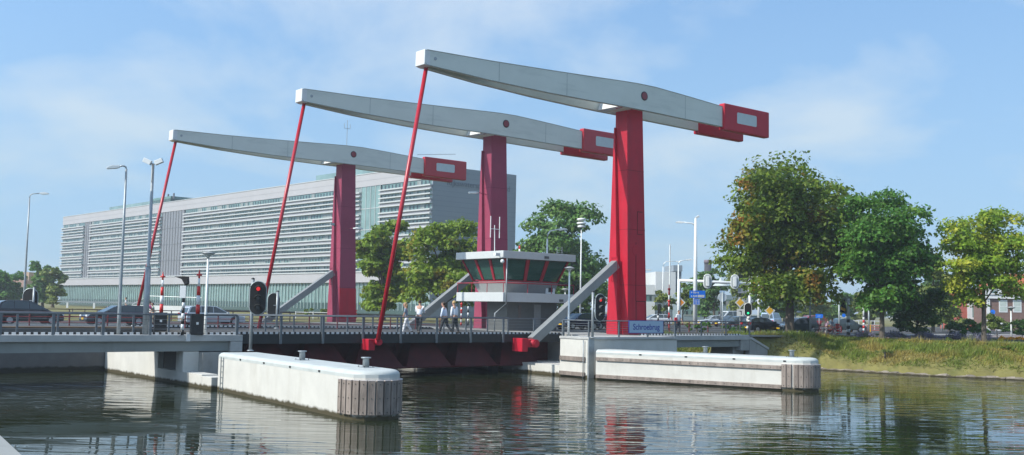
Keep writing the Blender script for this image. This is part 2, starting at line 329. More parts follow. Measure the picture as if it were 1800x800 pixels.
# ---- grass on the bank
bank_mat = leafmat('bank_grass', (.150,.210,.026), (.32,.25,.065), .47, .40, .25, .02)
N = 170000; P = np.column_stack([RNG.uniform(12, 62, N*2), RNG.uniform(58, 100, N*2)])
z, ds = land_z(P); ok = (ds > .6) & (ds < 9.0) & (z > -3); keep = RNG.random(len(P)) < np.where(ds < .9, .3, 1); P = P[ok & keep][:N]; z = z[ok & keep][:N]; ds = ds[ok & keep][:N]
n = len(P); hgt = RNG.uniform(.14, .42, n)*(.65+.9*np.clip(vnoise(P[:,0], P[:,1], 1.7, 3)*1.6+.3, 0, 1))*np.where(ds > 6.6, .35, 1)*np.clip((ds-.2)/2.2, .25, 1); a = RNG.uniform(0, 6.28, n); w = RNG.uniform(.02, .05, n); ln = RNG.normal(0, .16, (n, 2))
base = np.column_stack([P, z-.03]); dx = np.column_stack([np.cos(a)*w, np.sin(a)*w, np.zeros(n)]); tip = base+np.column_stack([ln+np.array([.06,-.05]), hgt])
V = np.stack([base-dx, base+dx, tip], 1).reshape(-1, 3); F = np.arange(n*3).reshape(-1, 3)
tag(np_mesh('grass', V, F, bank_mat), 'tall dry yellow green grass growing on the canal bank', 'grass', kind='stuff')
# ---- stones along the waterline
mb = MB(); pts = SH[4:]
for i in range(len(pts)-1):
    A, B = pts[i], pts[i+1]; L = (B-A).length; k = int(L/.62+.9); d = (B-A)/L; nrm = Vector((-d.y, d.x, 0))
    for j in range(min(k, 60)):
        c = A+d*(j+.5)*.62+nrm*.30+Vector((0,0,.05+random.uniform(-.03,.03))); rz = math.atan2(d.y, d.x)
        m_ = Matrix.Translation(c) @ Matrix.Rotation(rz+random.uniform(-.08,.08), 4, 'Z') @ Matrix.Rotation(random.uniform(.1,.3), 4, 'X')
        q = MB(); q.box(-.31,.31,-.26,.26,-.12,.10, .03); q.xf(m_); me = bpy.data.meshes.new('x'); q.bm.to_mesh(me); mb.bm.from_mesh(me); bpy.data.meshes.remove(me); q.bm.free()
stone = waterline(M('edge_stone', (.25,.215,.175), .9, var=.35, scale=1.5, isl=.3), -2.5)
tag(mb.build('stone_edging', stone), 'low row of pale stones lining the foot of the grassy canal bank', 'stone edging')

# ---- quay by the photographer
q1, q2 = G(0, 765, 0), G(40, 802, 0); dq = (q2-q1).normalized(); nq = Vector((dq.y, -dq.x, 0)); 
if nq.x > 0: nq = -nq
a0, a1 = q1-dq*14, q1+dq*18
tag(MB().hexa([(a0+Vector((0,0,-4))), (a1+Vector((0,0,-4))), (a1+nq*16+Vector((0,0,-4))), (a0+nq*16+Vector((0,0,-4)))], [a0, a1, a1+nq*16, a0+nq*16]).build('quay', M('quay_stone', (.27,.28,.265), .8, var=.1, scale=2, bump=.1), recalc=True), kind='structure')

# ---- roads on the bridge and beyond
def bslab(name, t0, t1, b0, b1, z0, z1, m, kind='structure', label=None, cat=None, bev=0):
    o = MB().box(t0, t1, b0, b1, z0, z1, bev).build(name, m); o.location = OO; o.rotation_euler = (0, 0, BA)
    return tag(o, label, cat, kind=kind)
# ---- right bank road surfaces (sheets above the ground)
bslab('road', 12.6, 240, 1.5, 42, -.118, -.02, asphalt)
bslab('pavement', 10.32, 90, -1.6, 1.35, -.10, .0, M('pale_paving', (.27,.26,.245), .9, var=.1, scale=1))
bslab('cycle_path', 24, 120, -8.5, -1.75, -.30, -.03, M('tinted_paving', (.20,.16,.15), .9, var=.12, scale=1))
road2 = MB().box(0, 150, -5, 5, -.118, -.028).build('side_road', asphalt); road2.location = bw(34, -9, 0); road2.rotation_euler = (0,0,R(-8)); tag(road2, kind='structure')
bslab('left_road', -120, -60.01, .3, 42, -.5, .0, asphalt)

# ================================================================ BRIDGE
def bth(name, label, cat, t=0, b=0, z=0, group=None, rz=0): return thing(name, label, cat, bw(t, b, z), BA+rz, group)
dash = bpy.data.materials.new('kick_strip'); dash.use_nodes = True; t = dash.node_tree; p = t.nodes['Principled BSDF']; p.inputs['Roughness'].default_value = .6
co = t.nodes.new('ShaderNodeTexCoord'); s = t.nodes.new('ShaderNodeSeparateXYZ'); t.links.new(co.outputs['Object'], s.inputs[0])
f = mth(t, 'FRACT', mth(t, 'MULTIPLY', s.outputs[0], 3.0)); f = mth(t, 'GREATER_THAN', f, .42)
x = t.nodes.new('ShaderNodeMix'); x.data_type = 'RGBA'; t.links.new(f, x.inputs['Factor']); x.inputs['A'].default_value = (.015,.015,.015,1); x.inputs['B'].default_value = (.72,.72,.70,1); t.links.new(x.outputs['Result'], p.inputs['Base Color'])

def approach(name, label, t0, t1, b0, decks, gird, blk):
    o = bth(name, label, 'bridge span')
    [MB().box(t0, t1, ba, bb, -.40, -.006).build('road_slab', asphalt, o) for ba, bb in decks]
    MB().box(t0, t1, b0, b0+.9, -.33, .0, .02).build('edge_coping', kerbm, o)
    MB().box(t0, t1-(.7 if blk > 0 else 0), b0+.22, b0+.8, -.86, -.335).build('girder', steelbeam, o)
    for bg_ in gird: MB().box(t0, t1, bg_, bg_+.5, -.84, -.41).build('girder', steelbeam, o)
    if blk > 0: MB().box(t1-.68, t1, b0+.02, b0+1.0, -.90, -.34, .01).build('end_block', kerbm, o)
    if blk < 0: MB().box(t1-1.0, t1, b0+.05, b0+1.0, -1.15, -.34, .01).build('end_block', concg, o)
    MB().box(t0, t1, b0+.92, b0+1.04, -.003, .11).build('kick_strip', dash, o)
    return o
apL = approach('approach_span', 'grey approach span left of the lifting leaf, over the side basin', -60, -30.7, .3, ((1.2, 4.9), (13.05, 42)), (4.3, 14.5, 20, 26, 32, 38), 1)
MB().box(-33.9, -33.68, .24, .30, -.33, .05).build('expansion_plate', whitep, apL)
apR = approach('approach_span', 'short grey approach span between the nearest tower and the grassy bank', -1.0, 10.3, -1.9, ((-1.0, 2.4), (7, 42)), (1.8, 8, 16, 24, 32, 40), -1)
# kerbs, islands and markings across all spans
for nm, b0, b1, z0, z1, m in (('kerb', 15.0, 15.25, 0, .12, kerbm), ('kerb', 18.6, 18.85, 0, .12, kerbm), ('kerb', 38.6, 38.85, 0, .12, kerbm)):
    tag(bslab(nm, -60, -30.8, b0, b1, z0, z1, m), kind='structure')
tag(bslab('verge', -60, -31, 13.1, 14.95, -.004, .09, M('verge_brown', (.13,.085,.05), .95, var=.3, scale=1)), kind='structure')
for k in range(8):
    tag(bslab('lane_marking', -59+k*3.6, -57.2+k*3.6, 28.6, 28.75, -.003, .002, whitep), kind='structure')
tag(bslab('lane_line', -60, -31, 18.95, 19.07, -.003, .002, whitep), kind='structure')

# ---- lifting leaves
def leaf(label, b0, b1, name='bridge_leaf'):
    o = bth(name, label, 'bridge deck')
    MB().box(-30.5, -5.7, b0+.25, b1-.25, -.25, -.006).build('deck_plate', asphalt, o)
    MB().box(-30.5, -5.7, b0, b0+.24, -.55, .0).build('side_beam', M('leaf_edge', (.016,.019,.019), .6, var=.2), o)
    MB().box(-30.5, -5.7, b1-.24, b1, -.55, .0).build('side_beam', MATS['leaf_edge'], o)
    MB().box(-30.5, -5.7, b0+.26, b0+.36, -.003, .11).build('kick_strip', dash, o)
    # main girder: web, bottom flange, sloping faceted stiffener plates
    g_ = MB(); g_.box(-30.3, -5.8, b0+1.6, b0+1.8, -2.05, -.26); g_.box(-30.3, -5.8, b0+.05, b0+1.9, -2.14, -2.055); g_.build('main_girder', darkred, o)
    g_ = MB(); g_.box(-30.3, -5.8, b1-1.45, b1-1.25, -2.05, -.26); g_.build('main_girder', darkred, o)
    pitch = 3.75
    for k in range(6):
        c = -28.55+k*pitch+.15
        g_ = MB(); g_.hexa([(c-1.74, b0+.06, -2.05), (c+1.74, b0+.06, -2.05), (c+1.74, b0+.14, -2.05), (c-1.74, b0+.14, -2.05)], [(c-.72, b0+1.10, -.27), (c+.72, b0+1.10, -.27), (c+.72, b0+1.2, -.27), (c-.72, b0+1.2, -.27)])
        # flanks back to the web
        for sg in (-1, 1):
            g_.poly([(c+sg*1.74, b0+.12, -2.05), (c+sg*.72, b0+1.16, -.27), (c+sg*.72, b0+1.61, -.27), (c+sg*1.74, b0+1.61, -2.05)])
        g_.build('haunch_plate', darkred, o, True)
    for k in range(5): MB().box(-30.0+k*5.6, -29.8+k*5.6, b0+1.5, b1-1.5, -1.2, -.26).build('cross_girder', darkred, o)
    return o
leaf('nearest lifting leaf with black edge beam and dark red girder over the canal', 1.9, 15.2)
leaf('second lifting leaf, carrying the car lanes, behind the nearest leaf', 18.0, 40.6)
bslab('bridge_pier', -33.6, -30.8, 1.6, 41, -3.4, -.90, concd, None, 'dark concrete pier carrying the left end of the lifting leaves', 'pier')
bslab('guide_pile', -9.95, -9.45, 4.6, 5.1, -3.4, -1.8, blackm, None, 'black steel pile standing in the water beneath the leaf', 'pile')

# ---- abutments and walls
o = bth('left_abutment', 'white concrete abutment under the left approach span with stepped ledge', 'abutment')
MB().box(-33.9, -31.8, 4.1, 13.0, -3.4, -.87).build('wall', concw, o)
MB().box(-33.05, -31.8, -.0, 4.1, -3.4, -.91).build('wall', concg, o)
MB().box(-33.9, -33.05, .55, 1.5, -1.93, -.88).build('column', concw, o)
MB().box(-33.9, -33.06, -2.0, 4.09, -3.4, -1.93, .015).build('ledge', concw, o)
MB().box(-33.9, -31.9, -3.2, -2.01, -3.4, -2.0, .015).build('ledge', concw, o)
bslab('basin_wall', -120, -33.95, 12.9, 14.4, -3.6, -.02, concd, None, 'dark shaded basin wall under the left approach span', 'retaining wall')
o = bth('right_abutment', 'white and grey concrete abutment block below the nearest tower', 'abutment')
MB().box(-9.4, -1.0, -4.5, -1.85, -3.4, -.16).build('block', concw, o)
MB().box(-9.45, -.95, -4.6, -1.80, -.155, .0, .02).build('coping', kerbm, o)
MB().box(-5.4, 2.0, -1.84, 1.5, -3.4, -.02).build('block', concg, o)
MB().box(-5.5, 2.0, 1.52, 41, -3.4, -.012).build('block', concg, o)
MB().box(-9.4, -5.52, -1.84, 41, -3.4, -1.92).build('low_ledge', concw, o)
for z0, z1 in ((-1.55, -1.28), (-2.50, -2.26)):
    w_ = MB().box(-9.52, -9.405, -4.3, -1.9, z0, z1).build('fender_timber', wood, o)
# steel corner channel with drain pipe on the corner
MB().box(-9.47, -9.0, -4.66, -4.54, -3.4, -.16).build('corner_guard', galv, o)
MB().tube([(-9.52, -4.2, -.2), (-9.52, -4.2, -2.8)], .035, 8).build('cable_pipe', galv, o)
wl = bth('wing_wall', 'sloping concrete wing wall where the right approach meets the grassy bank', 'wing wall')
MB().prism([(10.35, -3.0), (10.35, -.30), (10.5, -.30), (12.6, -1.1), (12.6, -3.0)], 'y', -1.85, -1.45).build('wall', concg, wl)
MB().prism([(10.31, -.295), (10.5, -.295), (12.7, -1.125), (12.7, -.96), (10.55, -.12), (10.31, -.12)], 'y', -1.92, -1.38).build('coping', kerbm, wl)
MB().box(9.0, 10.3, -1.3, .8, -3.4, -.88).build('back_wall', concg, wl)

# ---- guide walls (long concrete fenders)
def capsule(L, W, n=7):
    """outline along +x of length L and width W, far end rounded"""
    pts = [(0, 0)]; r = W/2
    for k in range(n+1): a = -math.pi/2+math.pi*k/n; pts.append((L-r+r*math.cos(a), r+r*math.sin(a)))
    pts.append((0, W)); return pts
def fender(name, label, P0, P1, W, flip, planks_from, rails, ladder):
    d = (P1-P0); L = d.length+ W/2*0; rz = math.atan2(d.y, d.x); o = thing(name, label, 'guide wall', (P0.x, P0.y, 0), rz)
    S = -1 if flip else 1
    out = capsule(L, W); out = [(x, y*S) for x, y in out]
    body = MB(); body.prism(out, 'z', -3.4, -1.02); body.build('wall', concw, o, True)
    cen = W/2*S
    def inset(pts, k): return [((x if x < .01 else x-k*(1 if x > L-W/2 else 0)) , y+(k if (y < cen) else -k)) for x, y in pts]
    cp = MB(); lv = [(0, -1.018), (0, -.90), (.05, -.82), (.14, -.76), (.26, -.74)]; rings = []
    for k, z in lv:
        rr = []
        for x, y in out:
            c = Vector((min(x, L-W/2), cen)); v_ = Vector((x, y))-c; l = v_.length; v_ = v_*((l-k)/l) if l > 1e-6 else v_; rr.append(cp.bm.verts.new((c.x+v_.x, c.y+v_.y, z)))
        rings.append(rr)
    for i in range(len(rings)-1):
        for k in range(len(out)-1): f_ = cp.bm.faces.new((rings[i][k], rings[i][k+1], rings[i+1][k+1], rings[i+1][k])); f_.smooth = i > 0
    cp.bm.faces.new(rings[-1]); cp.build('coping', coping, o, True)
    for q in range(3, int(L), 3):
        MB().box(q, q+.16, -.02 if S > 0 else -.0, .0 if S > 0 else .02, -.98, -.90).build('scupper', bolt, o)
    # vertical planks round the nose
    r = W/2; path = [(x, 0.0, -math.pi/2*S) for x in np.arange(planks_from, L-r, .30)]
    for k in range(12):
        a = -math.pi/2+math.pi*(k+.3)/12; path.append((L-r+r*math.cos(a), cen+r*math.sin(a)*S, a*S))
    for x, y, a in path:
        m_ = Matrix.Translation((x, y, 0)) @ Matrix.Rotation(a, 4, 'Z')
        q = MB(); q.box(.0, .11, -.128, .128, -2.40, -1.12, .012); q.xf(m_); pl = q.build('plank', wood, o)
        q = MB()
        for z in (-1.25, -1.78, -2.30): q.tube([(.105, 0, z), (.128, 0, z)], .022, 6)
        q.xf(m_); q.build('bolts', bolt, pl)
        q = MB(); q.box(.0, .115, -.13, .13, -1.118, -1.10); q.xf(m_); q.build('cap', woodend, pl)
    if rails:
        for z0, z1 in ((-1.42, -1.20), (-2.50, -2.28)):
            y0, y1 = (-.10, -.003) if S > 0 else (.003, .10); pl = MB().box(.05, planks_from-.15, y0, y1, z0, z1, .008).build('fender_timber', wood, o)
            q = MB()
            for x in np.arange(.3, planks_from-.2, .55):
                yy = -.10 if S > 0 else .10; q.tube([(x, yy, (z0+z1)/2), (x, yy-.02*S, (z0+z1)/2)], .022, 6)
            q.build('bolts', bolt, pl)
    if ladder:
        q = MB()
        for x in (.45, .80): q.box(x, x+.02, -.05*S if S > 0 else .01, -.01 if S > 0 else .05, -2.55, -.95)
        for z in np.arange(-2.45, -.95, .27): q.tube([(.45, -.05*S, z), (.80, -.05*S, z)], .012, 6)
        q.build('ladder', galv, o)
    return o, rz
WLz = WATER
FA, FB = G(382, 686, WLz), G(600, 735, WLz); dF = (FB-FA).normalized()
fL, rzL = fender('guide_wall', 'white concrete guide wall left of the canal, timber planks round its nose', FA, FB+dF*1.35, 2.2, False, (FB-FA).length-.05, False, True)
FC, FD = G(1047, 667, WLz), G(1380, 687, WLz); dR = (FD-FC).normalized()
fR, rzR = fender('guide_wall', 'white concrete guide wall right of the canal with horizontal timber rails', FC, FD+dR*1.55, 2.0, False, (FD-FC).length-.05, True, False)
bl = None
for (u, v, txt) in ((531, 633, 'mooring bollard halfway along the left guide wall'), (643, 646, 'mooring bollard at the nose of the left guide wall'), (1240, 621, 'mooring bollard halfway along the right guide wall'), (1392, 628, 'mooring bollard at the nose of the right guide wall')):
    P = G(u, v, -.74)
    if bl is None:
        bl = thing('mooring_bollard', 'grey steel '+txt, 'bollard', P, rzL, 'bollards on the guide walls')
        MB().lathe([(.13, .02), (.125, .34), (.135, .36), (.20, .365), (.20, .40), (.19, .41)], n=18).build('post', galv, bl)
        q = MB(); q.box(-.3,.3,-.24,.24,.0,.022); q.build('base_plate', galv, bl)
        q = MB()
        for sx in (-.25, .25):
            for sy in (-.19, .19): q.tube([(sx, sy, .02), (sx, sy, .07)], .02, 6)
        q.build('anchor_bolts', bolt, bl)
    else: dup(bl, P, rzR if u > 900 else rzL, 'grey steel '+txt)

# ================================================================ LIFTING PORTALS (tower, balance beam, pull rod, stay)
B2, B1 = 16.32, 41.9
def portal(b0, tone, which, hatch, fresh, arm):
    # tower: tapered mast with a stepped left flank
    tw = bth('bridge_tower', f'{which} tall tapered steel tower of the lifting bridge', 'bridge tower', 0, b0, group=None)
    bt, tp_ = [(-.58,.62,-.02),(1.42,.62,-.02),(1.42,2.35,-.02),(-.58,2.35,-.02)], [(-.74,.78,16.9),(.90,.78,16.9),(.90,1.95,16.9),(-.74,1.95,16.9)]
    MB().hexa(bt, tp_).build('mast', tone, tw, True)
    q = MB()   # flank wedge, widening downwards
    q.hexa([(-1.02,1.25,-.02),(-.575,1.25,-.02),(-.575,2.40,-.02),(-1.02,2.40,-.02)], [(-.90,1.90,15.4),(-.735,1.90,15.4),(-.735,1.97,15.4),(-.90,1.97,15.4)]); q.build('flank', tone, tw, True)
    q = MB(); q.box(-1.03, -1.0, 1.30, 1.95, 3.9, 5.7); q.box(-1.07, -1.03, 1.34, 1.38, 3.9, 5.7); q.box(-1.07, -1.03, 1.87, 1.91, 3.9, 5.7); q.box(-1.07,-1.03,1.34,1.91,5.62,5.7); q.build('stay_bracket', tone, tw)
    q = MB()
    for z in (3.6, 7.7, 12.1):
        k = (z+.02)/16.92; rg_ = [tuple(Vector(a).lerp(Vector(b), k)) for a, b in zip(bt, tp_)]; cxy = Vector((sum(v[0] for v in rg_)/4, sum(v[1] for v in rg_)/4, 0)); lo_ = [((v[0]-cxy.x)*1.006+cxy.x, (v[1]-cxy.y)*1.006+cxy.y, z) for v in rg_]; q.hexa(lo_, [(a, b, z+.05) for a, b, c in lo_])
        q.build('weld_seam', M('seam_dark_red', (.24,.012,.022), .6, spec=.2) if tone is red else M('seam_mauve', (.20,.03,.065), .6, spec=.2), tw, True); q = MB()
    q.bm.free()
    if fresh: MB().hexa([(-.60,.60,.0),(1.44,.60,.0),(1.44,.618,.0),(-.60,.618,.0)], [(-.628,.632,3.55),(1.35,.632,3.55),(1.35,.66,3.55),(-.628,.66,3.55)]).build('repainted_panel', red, tw)
    if hatch:
        # door and service hatch outlined on the near face
        def yf(z): return .62+(.78-.62)*z/16.9-.012
        q = MB()
        for (x0, x1, z0, z1) in ((.25, .29, .05, 2.45), (1.22, 1.26, .05, 2.45), (.25, 1.26, 2.42, 2.47), (.22, .26, 2.47, 6.8), (.36, .40, 7.4, 9.1), (.36, .92, 9.06, 9.11), (.36, .92, 7.38, 7.42)):
            q.hexa([(x0,yf(z0),z0),(x1,yf(z0),z0),(x1,yf(z0)+.02,z0),(x0,yf(z0)+.02,z0)], [(x0,yf(z1),z1),(x1,yf(z1),z1),(x1,yf(z1)+.02,z1),(x0,yf(z1)+.02,z1)])
        q.build('door', darkred, tw)
        MB().lathe([(.42,-.03),(.45,-.0),(.42,.03)], (.30, yf(7)+.02, 6.2), 20, 'y').build('access_cover', tone, tw)
        MB().box(-.2,.02,.585,.60,.25,.62).build('notice', whitep, tw)
    if arm:
        z = 11.55 if arm == 1 else 10.75; x = -.70
        if arm == 1:
            MB().tube([(x, 1.4, z), (x-1.0, 1.2, z+.05)], .035, 8).build('bracket_arm', tone, tw)
            MB().tube([(x-1.0, 1.2, z+.05), (x-1.4, 1.15, z), (x-2.1, 1.1, z-.05)], [.05,.11,.08], 8).build('lamp_head', lampw, tw)
        else:
            z = 9.75; MB().tube([(.0, .7, z), (.2, -.3, z+.05)], .035, 8).build('bracket_arm', tone, tw)
            MB().tube([(.2, -.3, z+.05), (.5, -.45, z+.06), (1.2, -.6, z+.05)], [.05,.11,.08], 8).build('lamp_head', lampw, tw)
    # balance beam
    bb = bth('balance_beam', f'grey balance beam on top of the {which} tower with red counterweights', 'balance beam', 0, b0)
    C_ = 1.2
    def yn(t):   # half width of the beam at t
        return .50+(1.40-.50)*min(1, max(0, (t+18.9)/17.0))
    prof = [(-18.95,17.14,17.90),(-18.8,17.02,17.98),(-14,16.75,18.04),(-9,16.60,18.17),(-5,16.56,18.30),(-2.2,16.55,18.40),(-.6,16.55,18.46),(1.2,16.54,18.47),(4.5,16.50,18.32),(9.3,16.46,18.06)]
    for sg in (-1, 1):
        q = MB(); th = .30; A_ = []
        for t_, z0, z1 in prof:
            y0 = C_+sg*yn(t_); y1 = y0-sg*min(th, yn(t_)*.9); A_.append([q.bm.verts.new(v) for v in ((t_,y0,z0),(t_,y0,z1),(t_,y1,z1),(t_,y1,z0))])
        for i in range(len(A_)-1):
            for k in range(4): q.bm.faces.new((A_[i][k], A_[i][(k+1)%4], A_[i+1][(k+1)%4], A_[i+1][k]))
        q.bm.faces.new(A_[0]); q.bm.faces.new(A_[-1]); q.build('side_plate', beamgrey, bb, True)
        for t_ in (-13.2, -7.4, 4.6):
            i_ = max(k for k in range(len(prof)-1) if prof[k][0] <= t_); f_ = (t_-prof[i_][0])/(prof[i_+1][0]-prof[i_][0]); z0 = prof[i_][1]+(prof[i_+1][1]-prof[i_][1])*f_; z1 = prof[i_][2]+(prof[i_+1][2]-prof[i_][2])*f_
            ya, yb = sorted((C_+sg*(yn(t_)-.05), C_+sg*(yn(t_)+.008))); MB().box(t_-.025, t_+.025, ya, yb, z0+.03, z1-.03).build('weld_seam', M('seam_grey', (.40,.43,.40), .6), bb)
        # thin flange lips top and bottom
        q = MB()
        for e, off in ((2, .02), (1, -.02)):
            q.tube([(t_, C_+sg*(yn(t_)+.012), (z1 if e == 2 else z0)+off*.3) for t_, z0, z1 in prof], .022, 4)
        q.build('flange', M('flange_dark', (.20,.235,.22), .5), bb)
    q = MB(); A_ = []
    for t_, z0, z1 in prof[:3]:
        y = yn(t_)-.02; A_.append([q.bm.verts.new(v) for v in ((t_,C_-y,z1-.03),(t_,C_+y,z1-.03),(t_,C_+y,z1-.10),(t_,C_-y,z1-.10))])
    for i in range(len(A_)-1):
        for k in range(4): q.bm.faces.new((A_[i][k], A_[i][(k+1)%4], A_[i+1][(k+1)%4], A_[i+1][k]))
    q.bm.faces.new(A_[0]); q.bm.faces.new(A_[-1]); q.build('top_plate', beamgrey, bb, True)
    MB().prism([(-19.02,17.02),(-18.55,16.93),(-18.55,17.99),(-19.0,18.0)], 'y', C_-.52, C_+.52, .05).build('end_cap', whitep, bb)
    MB().hexa([(-2.35,C_-1.05,16.56),(-2.3,C_-1.05,16.56),(-2.3,C_+1.05,16.56),(-2.35,C_+1.05,16.56)], [(-1.75,C_-1.05,17.9),(-1.7,C_-1.05,17.9),(-1.7,C_+1.05,17.9),(-1.75,C_+1.05,17.9)]).build('bulkhead', whitep, bb)
    MB().box(-1.55, -.85, C_-.9, C_+.9, 16.565, 16.62).build('bearing_plate', beamgrey, bb)
    MB().tube([(.05, C_-1.46, 17.62), (.05, C_+1.46, 17.62)], .265, 28).build('pivot_pin', M('pin_red', (.22,.02,.03), .4), bb)
    q = MB()
    for sg in (-1, 1):
        q.lathe([(.265,-.02),(.34,-.02),(.34,.02),(.265,.02)], (.05, C_+sg*1.42, 17.62), 28, 'y')
    q.build('pivot_ring', M('pin_black', (.03,.01,.015), .4), bb)
    q = MB(); q.tube([(-18.2, C_-.535, 17.5), (-18.2, C_-.56, 17.5)], .11, 16); q.build('tip_pin', galv, bb)
    for sg in (-1, 1):
        ya, yb = sorted((C_+sg*1.02, C_+sg*1.62)); cw = MB().box(9.0, 14.75, ya, yb, 16.2, 18.36, .12).build('counterweight', red if tone is red else rodred, bb)
        yp = C_+sg*1.62; y0, y1 = (yp-.015, yp+.01) if sg < 0 else (yp-.01, yp+.015)
        MB().prism([(10.55,16.98),(10.65,16.9),(12.95,16.9),(13.05,16.98),(13.05,17.72),(12.95,17.8),(10.65,17.8),(10.55,17.72)], 'y', y0, y1).build('cover_plate', plategrey, cw)
    # pull rod
    rd = bth('pull_rod', f'slanting red pull rod hanging from the {which} balance beam down to the leaf', 'pull rod', 0, b0)
    MB().tube([(-18.45, C_, 17.35), (-21.75, C_-.35, -.35)], .135, 14).build('rod', rodred, rd)
    MB().box(-22.25, -21.8, 1.08, 1.95, -.95, -.28, .03).build('hinge_box', red, rd)
    MB().tube([(-21.62, .85, -.45), (-21.62, 1.3, -.45)], .20, 20).build('eye', red, rd)
    # stay strut
    st = bth('stay_strut', f'grey diagonal stay leaning from the leaf hinge to the {which} tower', 'stay strut', 0, b0)
    a, c = Vector((-9.25, C_, -.45)), Vector((-.95, C_+.4, 5.15)); dv = (c-a).normalized(); up = Vector((0,1,0)).cross(dv).normalized()
    if up.z < 0: up = -up
    hw, hh = .27, .30; Y_ = Vector((0,1,0))
    MB().hexa([a-Y_*hw-up*hh, a+Y_*hw-up*hh, a+Y_*hw+up*hh, a-Y_*hw+up*hh], [c-Y_*hw-up*hh, c+Y_*hw-up*hh, c+Y_*hw+up*hh, c-Y_*hw+up*hh]).build('strut', strutgrey, st, True)
    MB().box(-10.4, -9.9, .85, 1.95, -1.15, -.26, .03).build('hinge_box', red, st)
    q = MB(); q.tube([(-9.35, .62, -.60), (-9.35, 1.5, -.60)], .27, 22); q.tube([(-9.35, .56, -.60), (-9.35, .63, -.60)], .19, 22); q.box(-9.9, -9.3, .95, 1.5, -.86, -.36); q.build('eye', red, st)
portal(0, red, 'nearest bright red', True, False, 0)
portal(B2, mauve, 'middle faded red', False, False, 1)
portal(B1, mauve, 'farthest faded red', False, True, 2)
cb = bth('security_camera', 'small security camera bracketed to the farthest tower', 'camera', -1.1, B1+.9)
MB().tube([(0,0,10.1),(-.35,-.1,10.0)], .04, 6).build('bracket', blackm, cb); MB().box(-.75,-.3,-.2,.05,10.05,10.3,.02).build('housing', greypost, cb)
ant = bth('wind_vane', 'thin wind vane mast standing on the farthest balance beam', 'mast', .0, B1+1.2, 18.44)
MB().tube([(0,0,0),(0,0,3.0)], .03, 6).build('mast', greypost, ant)
q = MB(); q.tube([(-.35,0,2.1),(.35,0,2.1)], .025, 6); q.tube([(-.35,0,2.1),(-.35,0,2.6)], .025, 6); q.tube([(.35,0,2.1),(.35,0,2.6)], .025, 6); q.build('arms', greypost, ant)
ant = bth('rod_aerial', 'thin sloping aerial lying over the farthest counterweight', 'aerial', 8.0, B1-.3, 18.45)
MB().tube([(0,0,0),(5.2,0,.62)], .03, 6).build('rod', greypost, ant)

# ================================================================ RAILINGS
def railing(name, label, pts, z, m, h=1.05, gap=2.2, wires=4, postw=.10, drop=0, closed=False, group=None, wire_r=.011, wm=None, toe=None):
    """pts: list of (t,b); posts are flat bars, rail is a tube"""
    o = bth(name, label, 'railing', 0, 0, z, group)
    q = MB(); q.tube([(a, b, h) for a, b in pts], .038, 8); q.build('top_rail', m, o)
    if wires:
        q = MB()
        for k in range(wires):
            zz_ = .18+(h-.30)*(k+.5)/wires; q.tube([(a, b, zz_) for a, b in pts], wire_r, 4)
        q.build('wires', wm or m, o)
    for i in range(len(pts)-1):
        A, B = Vector(pts[i]), Vector(pts[i+1]); L = (B-A).length; n = max(1, round(L/gap)); d = (B-A)/L; rz = math.atan2(d.y, d.x)
        for k in range(n+(1 if i == len(pts)-2 else 0)):
            c = A+d*(L*k/n); m_ = Matrix.Translation((c.x, c.y, 0)) @ Matrix.Rotation(rz, 4, 'Z')
            p_ = MB(); p_.box(-postw/2, postw/2, -.035, .035, -drop, h-.03); p_.xf(m_); p_.build('post', m, o)
    return o
railing('railing', 'grey steel railing along the near edge of the left approach span', [(-59, .42), (-42.9,.42), (-31.0,.42)], .0, railgrey, postw=.14, wires=3, drop=.0)
railing('railing', 'second grey railing further back on the left approach span', [(-59, 4.6), (-31.2,4.6)], .0, railgrey, postw=.10, gap=2.0, wires=0)
railing('railing', 'grey railing fixed outside the edge beam of the nearest lifting leaf', [(-30.4,1.84), (-5.8,1.84)], .0, railgrey, postw=.14, drop=.56, gap=2.6)
railing('railing', 'slimmer inner grey railing across the middle of the nearest lifting leaf', [(-30.2,6.6), (-7.0,6.6)], .0, railgrey, postw=.09, gap=1.9, wires=4)
railing('railing', 'grey railing around the abutment in front of the nearest red tower', [(-9.25,-1.9),(-9.25,-4.4),(-1.1,-4.4)], .0, railgrey, postw=.10, drop=.0, gap=2.5, wires=5)
railing('railing', 'grey railing of the right approach span, behind the sign board', [(-1.0,-1.8), (10.4,-1.8)], .0, railgrey, postw=.09, drop=.0, gap=2.6, wires=5)
rr = M('rail_dark_red', (.20,.03,.03), .5, var=.2)
railing('railing', 'low dark red guard rail between the verge and the car lanes', [(-59,15.1),(-30.8,15.1)], .0, rr, h=.95, postw=.07, gap=2.4, wires=2, wire_r=.022)
railing('railing', 'dark red guard rail along the far side of the nearest leaf', [(-30.4,15.0),(-7.2,15.0)], .0, rr, h=.9, postw=.07, gap=2.4, wires=2, wire_r=.022)
railing('railing', 'dark red guard rail at the far edge of the car lanes', [(-59,41.0),(-31,41.0),(-7,41.0)], .0, M('rail_brown', (.10,.06,.045), .6), h=.95, postw=.08, gap=3, wires=2, wire_r=.03)
railing('railing', 'red guard rail on the right approach beyond the red tower', [(4,7.5),(24,7.5)], .0, rr, h=.95, postw=.07, gap=2.4, wires=2, wire_r=.022)

